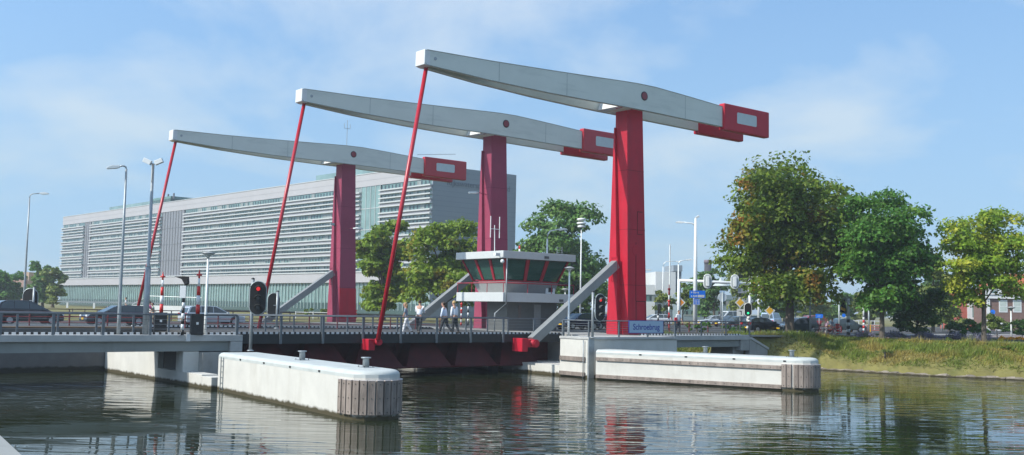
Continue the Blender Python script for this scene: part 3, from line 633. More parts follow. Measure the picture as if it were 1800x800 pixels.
# ================================================================ NAME BOARD
P = G(1135, 590, 0)
sb = bth('name_board', 'pale blue board with the bridge name in dark blue letters, fixed to the railing', 'sign', 0, 0); 
pc = bp_ = None
def on_b(u, v, b):   # sight line meets the vertical plane b = const
    d = ray(u, v); k = (b-(CAM-OO).dot(EB))/d.dot(EB); q = CAM+d*k-OO; return q.dot(EA), q.z
tl, zt = on_b(1106, 564, -4.52); tr, zb = on_b(1165, 585, -4.52)
sb.location = bw((tl+tr)/2, -4.52, (zt+zb)/2); W_, H_ = (tr-tl)/2, abs(zt-zb)/2
MB().box(-W_, W_, -.02, .02, -H_, H_).build('panel', signpale, sb)
q = MB(); q.box(-W_-.03, W_+.03, -.025, .03, H_, H_+.035); q.box(-W_-.03, W_+.03, -.025, .03, -H_-.035, -H_); q.box(-W_-.035, -W_, -.025, .03, -H_, H_); q.box(W_, W_+.035, -.025, .03, -H_, H_); q.build('frame', signdark, sb)
text_mesh('lettering', 'Schroebrug', H_*1.42, signdark, sb, (0, -.026, -.02), (math.pi/2, 0, 0), .003, bold=.006)

# ================================================================ CONTROL HOUSE
ch = bth('control_house', 'grey bridge keeper control house with overhanging white roof and green windows', 'control house')
hred = M('house_red', (.30,.014,.03), .45)
hw_ = M('house_grey', (.23,.24,.235), .7, var=.06, dirt=((.2,.2,.19), .4, 1, (1,1,.3))); hd = M('house_dark_grey', (.10,.107,.103), .7, var=.08)
fas = M('fascia_white', (.50,.52,.51), .45, var=.04, dirt=((.50,.50,.47), .5, 1.2, (1,1,.4))); gl = bpy.data.materials.new('window_green'); gl.use_nodes = True; p = gl.node_tree.nodes['Principled BSDF']
p.inputs['Base Color'].default_value = (.055,.15,.115,1); p.inputs['Roughness'].default_value = .06; p.inputs['Transmission Weight'].default_value = .45; p.inputs['Specular IOR Level'].default_value = .7
MB().box(-3.7, 1.5, 10.8, 13.4, -.05, 2.30).build('base', hd, ch)
MB().box(-5.2, 2.25, 9.5, 15.6, 2.26, 2.97, .02).build('balcony', fas, ch)
MB().hexa([(-3.95,10.75,2.975),(1.1,10.75,2.975),(1.1,14.2,2.975),(-3.95,14.2,2.975)], [(-4.2,10.5,3.86),(1.35,10.5,3.86),(1.35,14.75,3.86),(-4.2,14.75,3.86)]).build('parapet_wall', hw_, ch)
bot = [(-4.2,10.5,3.96),(1.35,10.5,3.96),(1.35,14.75,3.96),(-4.2,14.75,3.96)]; top = [(-4.85,9.9,5.62),(1.95,9.9,5.62),(1.95,15.45,5.62),(-4.85,15.45,5.62)]
q = MB(); q.hexa([(a+(.03 if a<0 else -.03), b+(.03 if b<12 else -.03), z-.10) for a, b, z in bot], [(a, b, z) for a, b, z in bot]); q.build('sill_rail', hred, ch)
def lerp(a, b, k): return tuple(a[i]+(b[i]-a[i])*k for i in range(3))
def side(i, j, cuts, nm):
    cc = [0]+cuts+[1]
    for k in range(len(cc)-1):
        a0, a1 = cc[k]+.035, cc[k+1]-.035; nrm = (Vector(bot[j])-Vector(bot[i])).cross(Vector(top[i])-Vector(bot[i])).normalized()
        P4 = [lerp(bot[i], bot[j], a0), lerp(bot[i], bot[j], a1), lerp(top[i], top[j], a1), lerp(top[i], top[j], a0)]; P4 = [Vector(v) for v in P4]
        P4[0] = P4[0]*.96+P4[3]*.04; P4[1] = P4[1]*.96+P4[2]*.04
        MB().hexa([v-nrm*.06 for v in P4], [v-nrm*.03 for v in P4]).build('window', gl, ch, True)
    for c_ in cc:
        w_ = .025 if c_ in (0, 1) else .026; a0, a1 = max(0, c_-w_), min(1, c_+w_); nrm = (Vector(bot[j])-Vector(bot[i])).cross(Vector(top[i])-Vector(bot[i])).normalized()
        P4 = [Vector(lerp(bot[i], bot[j], a0)), Vector(lerp(bot[i], bot[j], a1)), Vector(lerp(top[i], top[j], a1)), Vector(lerp(top[i], top[j], a0))]
        MB().hexa([v-nrm*.05 for v in P4], [v+nrm*.03 for v in P4]).build('mullion', hred, ch, True)
side(0, 1, [.36, .66], 'f'); side(3, 0, [.33, .67], 'l'); side(1, 2, [.5], 'r'); side(2, 3, [.33, .67], 'b')
MB().box(-3.8, 1.0, 10.9, 14.3, 3.87, 4.05).build('floor', hd, ch)
MB().box(-3.0, -.5, 11.2, 12.0, 4.06, 4.75).build('desk', hd, ch)
MB().box(-5.3, 2.3, 9.45, 15.65, 5.63, 6.2, .03).build('roof', fas, ch)
q = MB(); q.box(-5.1, 2.1, 9.65, 15.45, 5.60, 5.632); q.build('soffit', hd, ch)
q = MB(); q.tube([(-5.15,15.55,3.72),(-5.15,9.55,3.72),(2.2,9.55,3.72),(2.2,15.55,3.72)], .045, 8)
for a, b in ((-5.15,15.5),(-5.15,13.6),(-5.15,11.6),(-5.15,9.55),(-2.7,9.55),(-.2,9.55),(2.2,9.55),(2.2,12.5)): q.tube([(a,b,2.97),(a,b,3.72)], .028, 6)
q.build('handrail', hred, ch)
MB().tube([(-4.95,9.42,5.6),(-4.95,9.42,2.1),(-5.35,10.3,1.35),(-5.35,10.3,.0)], .055, 8).build('downpipe', galv, ch)
MB().box(-.95,-.25,10.765,10.80,.0,2.1).build('door', hw_, ch)
MB().box(-2.6,-2.3,10.77,10.80,.9,2.0).build('wall_panel', M('panel_brown', (.12,.10,.09), .6), ch)
q = MB(); q.box(.15, 1.1, 10.62, 10.72, 2.98, 3.62); q.build('vent_frame', lampw, ch); MB().box(.4,.85,10.60,10.62,3.12,3.5).build('vent', blackm, ch)
MB().tube([(-.2,11.4,4.1),(-.2,11.4,4.45)], .25, 10).build('chair', blackm, ch)
q = MB(); q.tube([(-4.55,11.5,6.2),(-4.6,11.5,8.3)], .035, 6); q.tube([(-5.0,11.5,8.0),(-4.1,11.5,8.0)], .025, 6); q.tube([(-5.0,11.5,7.3),(-5.0,11.5,9.0)], .035, 6); q.tube([(-4.1,11.5,7.3),(-4.1,11.5,9.0)], .035, 6); q.build('antenna', lampw, ch)
q = MB(); q.tube([(-2.9,10.4,6.2),(-2.9,10.4,6.45)], .07, 8); q.build('beacon_base', lampw, ch); MB().tube([(-2.9,10.4,6.45),(-2.9,10.4,6.72)], .07, 8).build('beacon', redw, ch)
q = MB()
for x_ in (.9, 1.45): q.tube([(x_,10.2,6.2),(x_,10.2,6.85)], .02, 5)
for z_ in (6.35, 6.55, 6.75): q.tube([(.9,10.2,z_),(1.45,10.2,z_)], .015, 5)
q.build('roof_ladder', galv, ch)
q = MB(); q.tube([(-5.3,10.1,5.9),(-5.75,9.7,5.95)], .04, 6); q.box(-6.05,-5.6,9.45,9.72,5.75,5.98,.02); q.ball((-5.5,9.3,5.35), .16, 2); q.build('security_camera', lampw, ch)
q = MB(); q.box(-1.1,-.65,9.40,9.45,5.75,5.95); q.box(.6,1.0,9.44,9.498,2.36,2.55); q.build('lamp_grille', hd, ch)

# ================================================================ NAVIGATION SIGNALS
def oval(w, h, n=10):
    r = w/2; pts = []
    for k in range(n+1): a = math.pi*k/n; pts.append((r*math.cos(a), h/2-r+r*math.sin(a)))
    for k in range(n+1): a = math.pi+math.pi*k/n; pts.append((r*math.cos(a), -h/2+r+r*math.sin(a)))
    return pts
def nav_signal(label, P, H, rz, off, lit=True, back=False, w=.80, h=1.70, head=True):
    o = thing('navigation_signal', label, 'traffic light', P, rz)
    MB().tube([(0,0,0),(0,0,H)], .085, 12).build('pole', galv, o); MB().lathe([(.18,0),(.18,.03),(.12,.06)], n=14).build('foot_plate', galv, o)
    MB().lathe([(.10,-.02),(.11,.0),(.02,.06)], (0,0,H), 12).build('cap', blackp, o)
    zc = H-.15-h/2; hx, hy = off
    hd_ = MB(); hd_.prism(oval(w, h), 'y', -.05, .05); hd_.xf(Matrix.Translation((hx, hy, zc))); bk = hd_.build('backboard', blackm, o, True)
    r_ = MB(); ov = oval(w+.03, h+.03, 14); ov.append(ov[0]); r_.tube([(x+hx, hy, z+zc) for x, z in ov], .035, 6, False); r_.build('rim', greypost, bk)
    for k, dz in enumerate((.48, 0, -.48)):
        s_ = -1
        l_ = MB(); l_.lathe([(.105,-.07),(.105,-.055)], (hx, hy, zc+dz), 16, 'y'); l_.build('lens', lens_red if (k == 0 and lit) else lens_off, bk, True)
        v_ = MB(); n_ = 14; A_, B_ = [], []
        for q_ in range(n_+1):
            a = -.2+(math.pi+.4)*q_/n_; A_.append(v_.bm.verts.new((hx+.17*math.cos(a), hy-.05, zc+dz+.17*math.sin(a)))); B_.append(v_.bm.verts.new((hx+.17*math.cos(a), hy-.05-.10-.20*max(0, math.sin(a)), zc+dz+.17*math.sin(a)-.02)))
        for q_ in range(n_): v_.bm.faces.new((A_[q_], A_[q_+1], B_[q_+1], B_[q_]))
        v_.build('visor', M('visor_grey', (.08,.09,.09), .4), bk)
    MB().box(min(0,hx), max(0,hx), min(0,hy)-.03+.05, max(0,hy)+.06, zc-.03, zc+.03).build('bracket', galv, o)
    return o
P = G(440, 617, -.74); nav_signal('tall navigation light showing red, on the left guide wall', P, DD(440, 490, P.y).z-P.z, R(14), (.28, -.16))
P = bw(-9.25, -4.62, -.2); P = foot(1042, 66.8, -.05); nav_signal('navigation light beside the grey stay, pole standing on the right abutment corner', P, DD(1042, 513, P.y).z-P.z, R(38), (.42, -.22))
P = foot(487, 74, 0); o = nav_signal('black back of a navigation light facing away beyond the nearest leaf', P, DD(487, 512, P.y).z, R(194), (.25, -.16), False)
P = foot(58, 82, 0); o = nav_signal('black navigation light seen from behind above the dark hatchback at the left', P, DD(58, 504, P.y).z, R(186), (.30, -.16), False, w=1.1, h=1.9)

# ================================================================ MASTS AND STREET LAMPS
def lamp(label, P, H, arm, rz, r=.07, head=.75, rise=.25, col_=None, slope=0, name='street_lamp', group='street lamps'):
    """pole with an arm bending out along local +x and a flat lantern"""
    o = thing(name, label, 'street lamp', P, rz, group); c_ = col_ or galv
    MB().tube([(0,0,0),(0,0,.9),(0,0,H*.55),(0,0,H-rise*1.6)], [r*1.35, r*1.3, r, r*.72], 10).build('pole', c_, o)
    a_ = [(0,0,H-rise*1.6), (arm*.05,0,H-rise*.7), (arm*.25,0,H-rise*.12), (arm*.55,0,H), (arm,0,H+slope*arm)]
    MB().tube(a_, [r*.72,r*.65,r*.6,r*.55,r*.5], 8).build('arm', c_, o)
    z_ = H+slope*arm; q = MB(); q.prism([(arm-.05,z_-.05),(arm+head*.2,z_-.12),(arm+head,z_-.10+slope*head),(arm+head,z_-.02+slope*head),(arm+head*.6,z_+.08+slope*head*.6),(arm,z_+.05)], 'y', -.13, .13, .02); q.build('lantern', lampw, o)
    return o
def base_lamp(label, ub, ut, vt, dist, z0, arm, rz, **k):
    P = foot(ub, dist, z0); H = DD(ut, vt, dist).z-z0; return lamp(label, P, H, arm, rz, **k)
base_lamp('tall grey street lamp at the far left edge of the bridge', 41, 47, 340, 96, 0, .9, R(10), r=.08, slope=.06)
base_lamp('tall thin street lamp leaning its arm to the left, standing by the left railing', 210, 219, 292, 53.6, 0, .35, R(200), r=.075, head=.6, rise=.1, slope=-.12)
base_lamp('street lamp with short arm rising behind the control house roof', 960, 962, 405, 93, 0, 1.0, R(8), col_=lampw, r=.10, rise=.5, slope=.12)
base_lamp('thick pale street lamp with long left arm at the junction', 1221, 1221, 392, 108, 0, 1.25, R(176), col_=lampw, r=.12, rise=.3, slope=.05)
base_lamp('far street lamp with right pointing arm next to the striped barrier post', 1165, 1165, 459, 150, -.1, 1.9, R(5), col_=lampw, r=.09, rise=.5)
base_lamp('street lamp with upturned arm at the left end of the gantry', 1192, 1192, 458, 128, -.1, 1.0, R(3), col_=lampw, r=.10, rise=.3, slope=.12)
base_lamp('distant street lamp just right of the nearest red tower', 1128, 1128, 474, 160, -.1, .7, R(2), col_=lampw, r=.08, rise=.3, group='street lamps')
base_lamp('thin lamp column beside the cyclists under the chestnut tree', 1424, 1424, 500, 95, -.1, .3, R(20), r=.08, rise=.2, head=.5)
base_lamp('short bent lamp post between the chestnut trunk and the dark hatchback', 1398, 1398, 548, 99, -.1, .25, R(20), r=.06, head=.4, rise=.2)
base_lamp('distant thin street lamp left of the house with the orange roof', 1656, 1656, 500, 130, -.2, .5, R(185), r=.07, rise=.2)
def post_lamp(label, P, H, group='post top lamps'):
    o = thing('post_lamp', label, 'street lamp', P, 0, group)
    MB().tube([(0,0,0),(0,0,.8),(0,0,H-.3)], [.075,.07,.055], 10).build('pole', lampw, o)
    MB().lathe([(.06,H-.32),(.10,H-.2),(.17,H-.14),(.30,H-.10),(.31,H-.06)], n=18).build('bowl', M('bowl_grey', (.45,.50,.48), .25), o)
    MB().lathe([(.36,H-.06),(.37,H-.03),(.20,H+.03),(.04,H+.06)], n=18).build('shade', M('shade_grey', (.32,.33,.32), .4), o)
    return o
P = foot(362, 56.6, 0); post_lamp('white post top lamp beside the right black barrier box', P, DD(362, 444, P.y).z)
P = foot(1000, 70.2, 0); post_lamp('white post top lamp in front of the right end of the control house', P, DD(1000, 470, P.y).z)
P = foot(993, 100, 0); post_lamp('small far post top lamp half hidden behind the control house balcony', P, DD(993, 508, P.y).z)
P = foot(1777, 92, -.2); o = post_lamp('slim park lamp beside the yellow flower bed', P, DD(1777, 540, P.y).z+.2)
# camera mast
P = foot(257, 54.3, 0); H = DD(268, 288, P.y).z
o = thing('camera_mast', 'thick galvanised mast carrying two surveillance cameras near the left railing', 'camera mast', P, 0)
MB().tube([(0,0,0),(0,0,3.5)], [.16,.14], 12).build('lower_pole', galv, o); MB().tube([(0,0,3.45),(0,0,3.6),(0,0,H)], [.14,.09,.075], 10).build('upper_pole', galv, o)
MB().tube([(-.22,0,H),(.24,0,H)], .03, 6).build('crossbar', galv, o)
for s_, zt in ((-1, -.22), (1, .3)):
    q = MB(); q.box(-.22,.22,-.11,.11,-.12,.12,.02); q.xf(Matrix.Translation((s_*.30, 0, H+.12)) @ Matrix.Rotation(R(s_*-24), 4, 'Y')); q.build('camera', lampw, o)
MB().tube([(0,-.08,H),(.05,-.13,H-.5),(0,-.09,H-1.0)], .015, 5).build('cable', blackm, o)
# siren mast
P = foot(1020, 112, 0); H = DD(1021, 382, 112).z
o = thing('siren_mast', 'slim mast topped by a stack of white siren discs in front of the poplar', 'siren mast', P, 0)
MB().tube([(0,0,0),(0,0,H-1.3)], [.10,.06], 10).build('pole', lampw, o)
for k, (r_, z_) in enumerate(((.42, -1.15), (.50, -.80), (.50, -.38))):
    MB().lathe([(.12, H+z_), (r_, H+z_+.06), (r_, H+z_+.22), (.15, H+z_+.30)], n=18).build('siren_disc', lampw, o)
# thick mast with blue signs at the junction (its lamp arm is the lamp above)
P = foot(1222, 107, 0); H = DD(1222, 384, 107).z
o = thing('sign_mast', 'thick white mast with two blue route signs and a camera on top', 'sign mast', P, R(10))
MB().tube([(0,0,0),(0,0,H*.5),(0,0,H)], [.24,.20,.12], 12).build('pole', lampw, o)
q = MB(); q.box(-.16,.30,-.1,.1,-.1,.1,.02); q.xf(Matrix.Translation((.1,0,H+.1)) @ Matrix.Rotation(R(-35),4,'Y')); q.build('camera', lampw, o)
zt = DD(1222, 511, 107).z; zb = DD(1222, 524, 107).z
sg = MB().box(-.70,.98,-.30,-.26,zb,zt,.01).build('route_sign', blue, o)
def arrow_up(q, x, z, s):
    q.poly([(x-.25*s,-.304,z-.5*s),(x+.25*s,-.304,z-.5*s),(x+.25*s,-.304,z),(x-.25*s,-.304,z)]); q.poly([(x-.5*s,-.304,z),(x+.5*s,-.304,z),(x,-.304,z+.55*s)])
q = MB(); arrow_up(q, -.52, (zt*3+zb)/4, .16); arrow_up(q, -.52, (zt+zb*3)/4, .16); q.box(.16,.86,-.306,-.302,zb+.08,zb+.33); q.build('arrows', whitep, sg)
text_mesh('lettering', 'Goes', .30, whitep, sg, (-.38,-.303,(zt*3+zb)/4), (math.pi/2,0,0), .002, 'LEFT', .01)
text_mesh('lettering', 'A58', .28, whitep, sg, (-.38,-.303,(zt+zb*3)/4), (math.pi/2,0,0), .002, 'LEFT', .01)
z1_, z0_ = DD(1222, 525.5, 107).z, DD(1222, 536, 107).z; zm = (z0_+z1_)/2
s2 = MB().box(-.30,.40,-.30,-.26,z0_,z1_,.01).build('lane_sign', blue, o)
q = MB(); q.box(-.28,.38,-.303,-.301,z0_+.02,z0_+.05); q.box(-.28,.38,-.303,-.301,z1_-.05,z1_-.02); q.box(-.28,-.25,-.303,-.301,z0_+.05,z1_-.05); q.box(.35,.38,-.303,-.301,z0_+.05,z1_-.05)
for x_ in (-.12, .05, .22): q.box(x_-.025,x_+.025,-.303,-.301,z0_+.08,zm+.08); q.poly([(x_-.07,-.303,zm+.08),(x_+.07,-.303,zm+.08),(x_,-.303,zm+.18)])
q.build('lane_arrows', whitep, s2)
P = foot(1177, 170, 0); H = DD(1177, 430, 170).z; o = thing('flag_pole', 'very thin white pole rising behind the white factory building', 'pole', P); MB().tube([(0,0,0),(0,0,H)], .12, 6).build('pole', lampw, o)

# barrier machines with raised striped booms
def striped(q_parent, name, x, y, z0, z1, r0, r1, n, c0, c1, first=0):
    for k in range(n):
        a, b = k/n, (k+1)/n; MB().tube([(x,y,z0+(z1-z0)*a),(x,y,z0+(z1-z0)*b)], [r0+(r1-r0)*a, r0+(r1-r0)*b], 10).build(name, (c0 if (k+first) % 2 == 0 else c1), q_parent)
def barrier(label, u, vb, dist, vt, bw_=.62, bh=1.1):
    P = foot(u, dist, 0); o = thing('barrier_machine', label, 'barrier', P, R(25)); H = DD(u, vt, dist).z
    MB().box(-bw_/2, bw_/2, -.22, .22, 0, bh, .02).build('housing', blackp, o)
    MB().box(-.06,.06,-.235,-.221,.55,.68).build('label_plate', whitepost, o)
    striped(o, 'boom', .02, 0, bh, bh+(H-bh)*.62, .11, .09, 3, redw, whitepost)
    MB().tube([(.02,0,bh+(H-bh)*.62),(.02,0,bh+(H-bh)*.80)], .055, 10).build('boom', whitepost, o)
    MB().tube([(.02,0,bh+(H-bh)*.80),(.02,0,H-.12)], .05, 10).build('boom', redw, o)
    MB().tube([(-.12,0,H-.28),(.16,0,H-.28)], .05, 8).build('boom_lamp', redw, o); MB().tube([(.02,0,H-.12),(.02,0,H)], .025, 8).build('tip', redw, o)
    return o
barrier('black barrier box with raised red and white boom, left one of the pair', 283, 583, 61, 478, .70)
barrier('larger black barrier box with raised red and white boom beside the white post lamp', 347, 590, 55.5, 474, .66, 1.12)
# striped signal posts
def bw_signal(label, P, H, rz, heads, plate=False, r=.07, sect=9, grp=None):
    o = thing('traffic_signal', label, 'traffic light', P, rz, grp)
    striped(o, 'pole', 0, 0, 0, H, r, r*.9, sect, blackp, whitepost)
    for (x, y, z, a) in heads:
        q = MB(); q.box(-.13,.13,-.09,.09,-.40,.40,.03); q.xf(Matrix.Translation((x,y,z)) @ Matrix.Rotation(a,4,'Z')); h_ = q.build('signal_head', blackm, o)
        for dz, c_ in ((.25, lens_off), (0, lens_off), (-.25, lens_off)):
            q = MB(); q.lathe([(.085,-.11),(.085,-.09)], (0,0,dz), 12, 'y'); q.xf(Matrix.Translation((x,y,z)) @ Matrix.Rotation(a,4,'Z')); q.build('lens', c_, h_, True)
    if plate: MB().box(-.14,.14,-.10,-.075,H*.66,H*.66+.72).build('white_box', whitepost, o)
    return o
P = foot(322, 54.6, 0); H = DD(322, 503, P.y).z
o = bw_signal('black and white banded post with white box and a hooded black signal on top', P, H, R(0), [], False, .085, 9)
MB().box(-.17,.14,-.16,-.09,H-.62,H+.02).build('white_box', whitepost, o)
q = MB(); q.prism([(-.52,H+.50),(.02,H+.52),(.20,H+.50),(.24,H+.15),(.12,H+.05),(.02,H+.12),(-.12,H+.36)], 'y', -.13, .13, .02); q.tube([(.06,0,H-.02),(.08,0,H+.3)], .06, 8); q.build('signal_head', blackm, o)

# ---- posts at the bridge's right half and the junction
def rw_post(label, u, vb, vt, dist, r=.11):
    P = foot(u, dist, -.02); H = DD(u, vt, dist).z; o = thing('striped_post', label, 'barrier', P, 0, None)
    striped(o, 'band', 0, 0, 0, H*.9, r*.8, r*.7, 7, redw, whitepost); MB().tube([(0,0,H*.9),(0,0,H)], .04, 8).build('tip', redw, o)
    for z in (H*.28, H*.62, H*.88): MB().tube([(0,0,z),(0,0,z+.18)], r*1.2, 10).build('collar', redw, o)
rw_post('tall red and white raised boom right of the nearest red tower', 1176, 565, 500, 98)
rw_post('red and white boom glimpsed below the control house balcony', 811, 565, 531, 104, .10)
P = foot(823, 105, 0); o = bw_signal('black and white banded post glimpsed below the control house balcony', P, DD(823, 533, 105).z, 0, [], False, .09, 7)
P = foot(1157, 92, 0); o = bw_signal('black and white banded post with black signal between the red tower and the striped boom', P, DD(1157, 560, 92).z*0+1.6, R(10), [(.05,-.12,2.0,0)], False, .08, 7)
P = foot(1314, 93, -.03); H = DD(1314, 534, 93).z; o = bw_signal('junction signal showing green with pale surround on a banded post', P, H, R(5), [], False, .09, 8)
q = MB(); q.prism(oval(.62, 1.15), 'y', -.16, -.06); q.xf(Matrix.Translation((0,0,H-.5))); bk = q.build('backboard', blackm, o, True)
r_ = MB(); ov = oval(.66,1.19,14); ov.append(ov[0]); r_.tube([(x,-.12,z+H-.5) for x,z in ov], .045, 6, False); r_.build('rim', lampw, bk)
q = MB(); q.lathe([(.10,-.20),(.10,-.165)], (0,0,H-.80), 14, 'y'); q.build('lens', lens_green, bk, True)
q = MB(); q.ball((.06,-.1,1.35), .16, 2); q.ball((.1,-.1,1.05), .12, 2); q.build('push_button_box', whitep, o)
P = foot(1491, 93, -.05); H = DD(1491, 524, 93).z; o = thing('striped_mast', 'stout white mast with black and white lower half and chevron signal arm', 'mast', P, 0)
striped(o, 'band', 0,0,0,H*.52,.16,.16,6, blackp, whitepost); MB().tube([(0,0,H*.52),(0,0,H)], .12, 12).build('upper_pole', lampw, o)
q = MB(); q.hexa([(-.75,-.1,H*.62),(-.15,-.1,H*.62),(-.15,.1,H*.62),(-.75,.1,H*.62)], [(-.55,-.1,H*.98),(-.3,-.1,H*.98),(-.3,.1,H*.98),(-.55,.1,H*.98)]); c_ = q.build('signal_head', blackm, o)
q = MB(); q.hexa([(-.72,-.12,H*.70),(-.30,-.12,H*.64),(-.30,-.105,H*.64),(-.72,-.105,H*.70)], [(-.68,-.12,H*.78),(-.28,-.12,H*.72),(-.28,-.105,H*.72),(-.68,-.105,H*.78)]); q.build('chevron', yellow, c_)
P = foot(1518, 104, -.1); o = thing('signal_post', 'red and white banded post with black signals among the fence rails', 'traffic light', P, 0); H = DD(1518, 540, 104).z+.1
striped(o, 'band', 0,0,0,H*.62,.10,.10,6, redw, whitepost); MB().tube([(0,0,H*.62),(0,0,H)], .09, 10).build('upper_pole', whitepost, o); MB().box(.12,.42,-.12,.12,H*.58,H*.98,.03).build('signal_head', blackm, o)
for u, vt, d_, lab in ((1527, 535, 103, 'plain grey post just right of the red and white banded signal post'), (1475, 530, 105, 'tall plain grey post behind the walker in grey'), (1270, 513, 91, 'grey post')):
    if u == 1270: continue
    P = foot(u, d_, -.1); o = thing('post', lab, 'post', P); MB().tube([(0,0,0),(0,0,DD(u,vt,d_).z+.1)], .08, 8).build('pole', greypost, o)
# round sign seen from behind
P = foot(1270, 84.5, 0); H = DD(1270, 513, 84.5).z; o = thing('round_sign', 'round traffic sign seen from behind on a grey post at the approach railing', 'sign', P, R(8))
MB().tube([(0,0,0),(0,0,H)], .05, 8).build('pole', greypost, o); q = MB(); q.lathe([(.36,.02),(.37,.04),(.36,.06)], (0,0,H-.45), 24, 'y'); q.build('disc', M('sign_back_pale', (.50,.53,.54), .5, .2), o, True); MB().box(-.24,.24,.02,.04,H-.07,H+.10).build('upper_plate', signpale, o)
# priority road diamonds
def diamond(label, u, vc, dist, s=.42, plate=False, colr=yellow, post_v=585):
    P = foot(u, dist, -.05); zc = DD(u, vc, dist).z; o = thing('priority_sign', label, 'sign', P, R(4)); MB().tube([(0,.03,0),(0,.03,zc+s+.05)], .045, 8).build('post', greypost, o)
    q = MB(); q.prism([(0,zc-s*1.15),(s*1.15,zc),(0,zc+s*1.15),(-s*1.15,zc)], 'y', -.035, -.015); b_ = q.build('plate', whitep, o, True)
    q = MB(); q.prism([(0,zc-s*.80),(s*.80,zc),(0,zc+s*.80),(-s*.80,zc)], 'y', -.042, -.036); q.build('yellow_field', colr, b_, True)
    if plate:
        z2 = zc-s*2.1; p2 = MB().box(-s*.72,s*.72,-.035,-.015,z2-s*.75,z2+s*.75).build('lower_plate', whitep, o)
        q = MB(); q.box(-s*.1,s*.30,-.040,-.036,z2+s*.20,z2+s*.38); q.box(s*.14,s*.30,-.041,-.036,z2-s*.5,z2+s*.2); q.box(-s*.35,-s*.1,-.040,-.036,z2+s*.25,z2+s*.33); q.build('bend_symbol', blackp, p2)
    return o
diamond('yellow diamond priority sign with a bend plate below, left of the green signal', 1301, 531, 92, .42, True)
diamond('small orange yellow diamond sign at the left end of the gantry', 1196, 531, 118, .50, False, M('sign_amber', (.75,.25,.02), .4))
diamond('yellow diamond priority sign half under the chestnut tree', 1353, 545, 108, .50)
# gantry
P0_ = foot(1193, 118, -.1); P1_ = foot(1320, 96, -.1); P1_ = foot(1318, 118, -.1)
o = thing('signal_gantry', 'white steel gantry over the junction carrying two traffic signals seen from behind', 'gantry', P0_, 0); L = P1_.x-P0_.x; zt = DD(1255, 494, 118).z+.1
MB().tube([(0,0,0),(0,0,zt+.15)], .17, 10).build('upright', lampw, o); MB().tube([(L,0,0),(L,0,zt+.55)], .17, 10).build('upright', lampw, o); MB().tube([(L+1.05,.2,0),(L+1.05,.2,zt+.5)], .13, 10).build('upright', lampw, o)
MB().tube([(0,0,zt),(L+.6,0,zt-.25)], .17, 10).build('beam', lampw, o); MB().box(L-.3,L+2.0,-.1,.1,zt+.48,zt+.62).build('head_bar', lampw, o); MB().box(L+1.3,L+2.9,-.05,.05,zt-1.5+.8,zt+.55).build('sign_panel', M('panel_pale', (.55,.57,.57), .5), o)
for uu in (1243, 1291):
    x_ = foot(uu, 118, 0).x-P0_.x; q = MB(); q.prism(oval(.80,1.5), 'y', .12, .2); q.xf(Matrix.Translation((x_,-.32,zt-.05))); bk = q.build('backboard', M('backboard_grey', (.38,.41,.40), .5), o, True)
    r_ = MB(); ov = oval(.84,1.55,14); ov.append(ov[0]); r_.tube([(x+x_,-.15,z+zt-.05) for x,z in ov], .06, 6, False); r_.build('rim', lampw, bk); MB().box(x_-.17,x_+.17,-.36,-.2,zt-.6,zt+.5,.04).build('housing', lampw, bk)
for dz in (-1.05, -2.05): MB().box(L-1.35,L-.15,-.05,.02,zt+dz-.28,zt+dz+.28,.01).build('sign_back', signback, o)
P = foot(1267, 122, -.1); H = DD(1267, 488, 122).z+.1; o = thing('bell_lamp', 'dark post lamp with a wide conical shade under the gantry', 'street lamp', P, 0)
MB().tube([(0,0,0),(0,0,H-.5)], .07, 8).build('pole', galv, o); MB().lathe([(1.0,H-1.0),(.95,H-.95),(.35,H-.45),(.12,H-.2),(.05,H)], n=18).build('shade', M('shade_pale', (.45,.50,.48), .4), o)
# small blue signs
for u, v, d_, w_, h_, lab in ((1440, 554, 116, .40, .22, 'small blue direction sign above the cyclists'), (1745, 547, 118, .27, .27, 'round blue mandatory sign in front of the brick house'), (1483, 553, 112, .2, .2, 'round blue sign behind the walker in grey')):
    P = foot(u, d_, -.1); zc = DD(u, v, d_).z; o = thing('blue_sign', lab, 'sign', P); MB().tube([(0,.03,0),(0,.03,zc+h_)], .04, 8).build('post', greypost, o)
    if 'round' in lab: q = MB(); q.lathe([(h_,-.03),(h_,-.01)], (0,0,zc), 20, 'y'); q.build('disc', blue, o, True); MB().box(-.32,.32,-.03,-.01,zc-.75,zc-.42).build('lower_plate', whitep, o) if u == 1745 else None
    else: s_ = MB().box(-w_,w_,-.03,0,zc-h_,zc+h_).build('panel', blue, o); q = MB(); q.box(-.2,.2,-.034,-.031,zc+.04,zc+.08); q.box(-.25,.1,-.034,-.031,zc-.10,zc-.06); q.build('lettering', signpale, s_)
# white rail fence and red-white rails by the junction
def fence(label, u0, u1, dist, v0, v1, n, posts, m, name='rail_fence', pm=None, gr=None):
    A = foot(u0, dist, -.1); B = foot(u1, dist, -.1); o = thing(name, label, 'fence', A, math.atan2((B-A).y, (B-A).x), gr); L = (B-A).length; H = DD(u0, v0, dist).z+.1
    for k in range(n): z = H*(1-k/max(1, n)*.8); MB().box(0, L, -.03, .03, z-.09, z).build('rail', m, o)
    for k in range(posts): x = L*k/(posts-1); MB().box(x-.05, x+.05, -.06, -.031, 0, H+.05).build('post', pm or m, o)
fence('white rail fence beyond the cyclists', 1500, 1546, 128, 563, 580, 2, 6, whitep)
fence('red and white low barrier rails between the two middle trees', 1496, 1546, 108, 571, 585, 3, 4, M('rail_redwhite', (.45,.12,.08), .5), pm=yellow)
fence('red barrier rails behind the cyclists', 1424, 1478, 104, 573, 585, 2, 5, rr)
fence('white guard rail beyond the second leaf near the office lawn', 520, 612, 131, 548, 552, 2, 4, whitep)
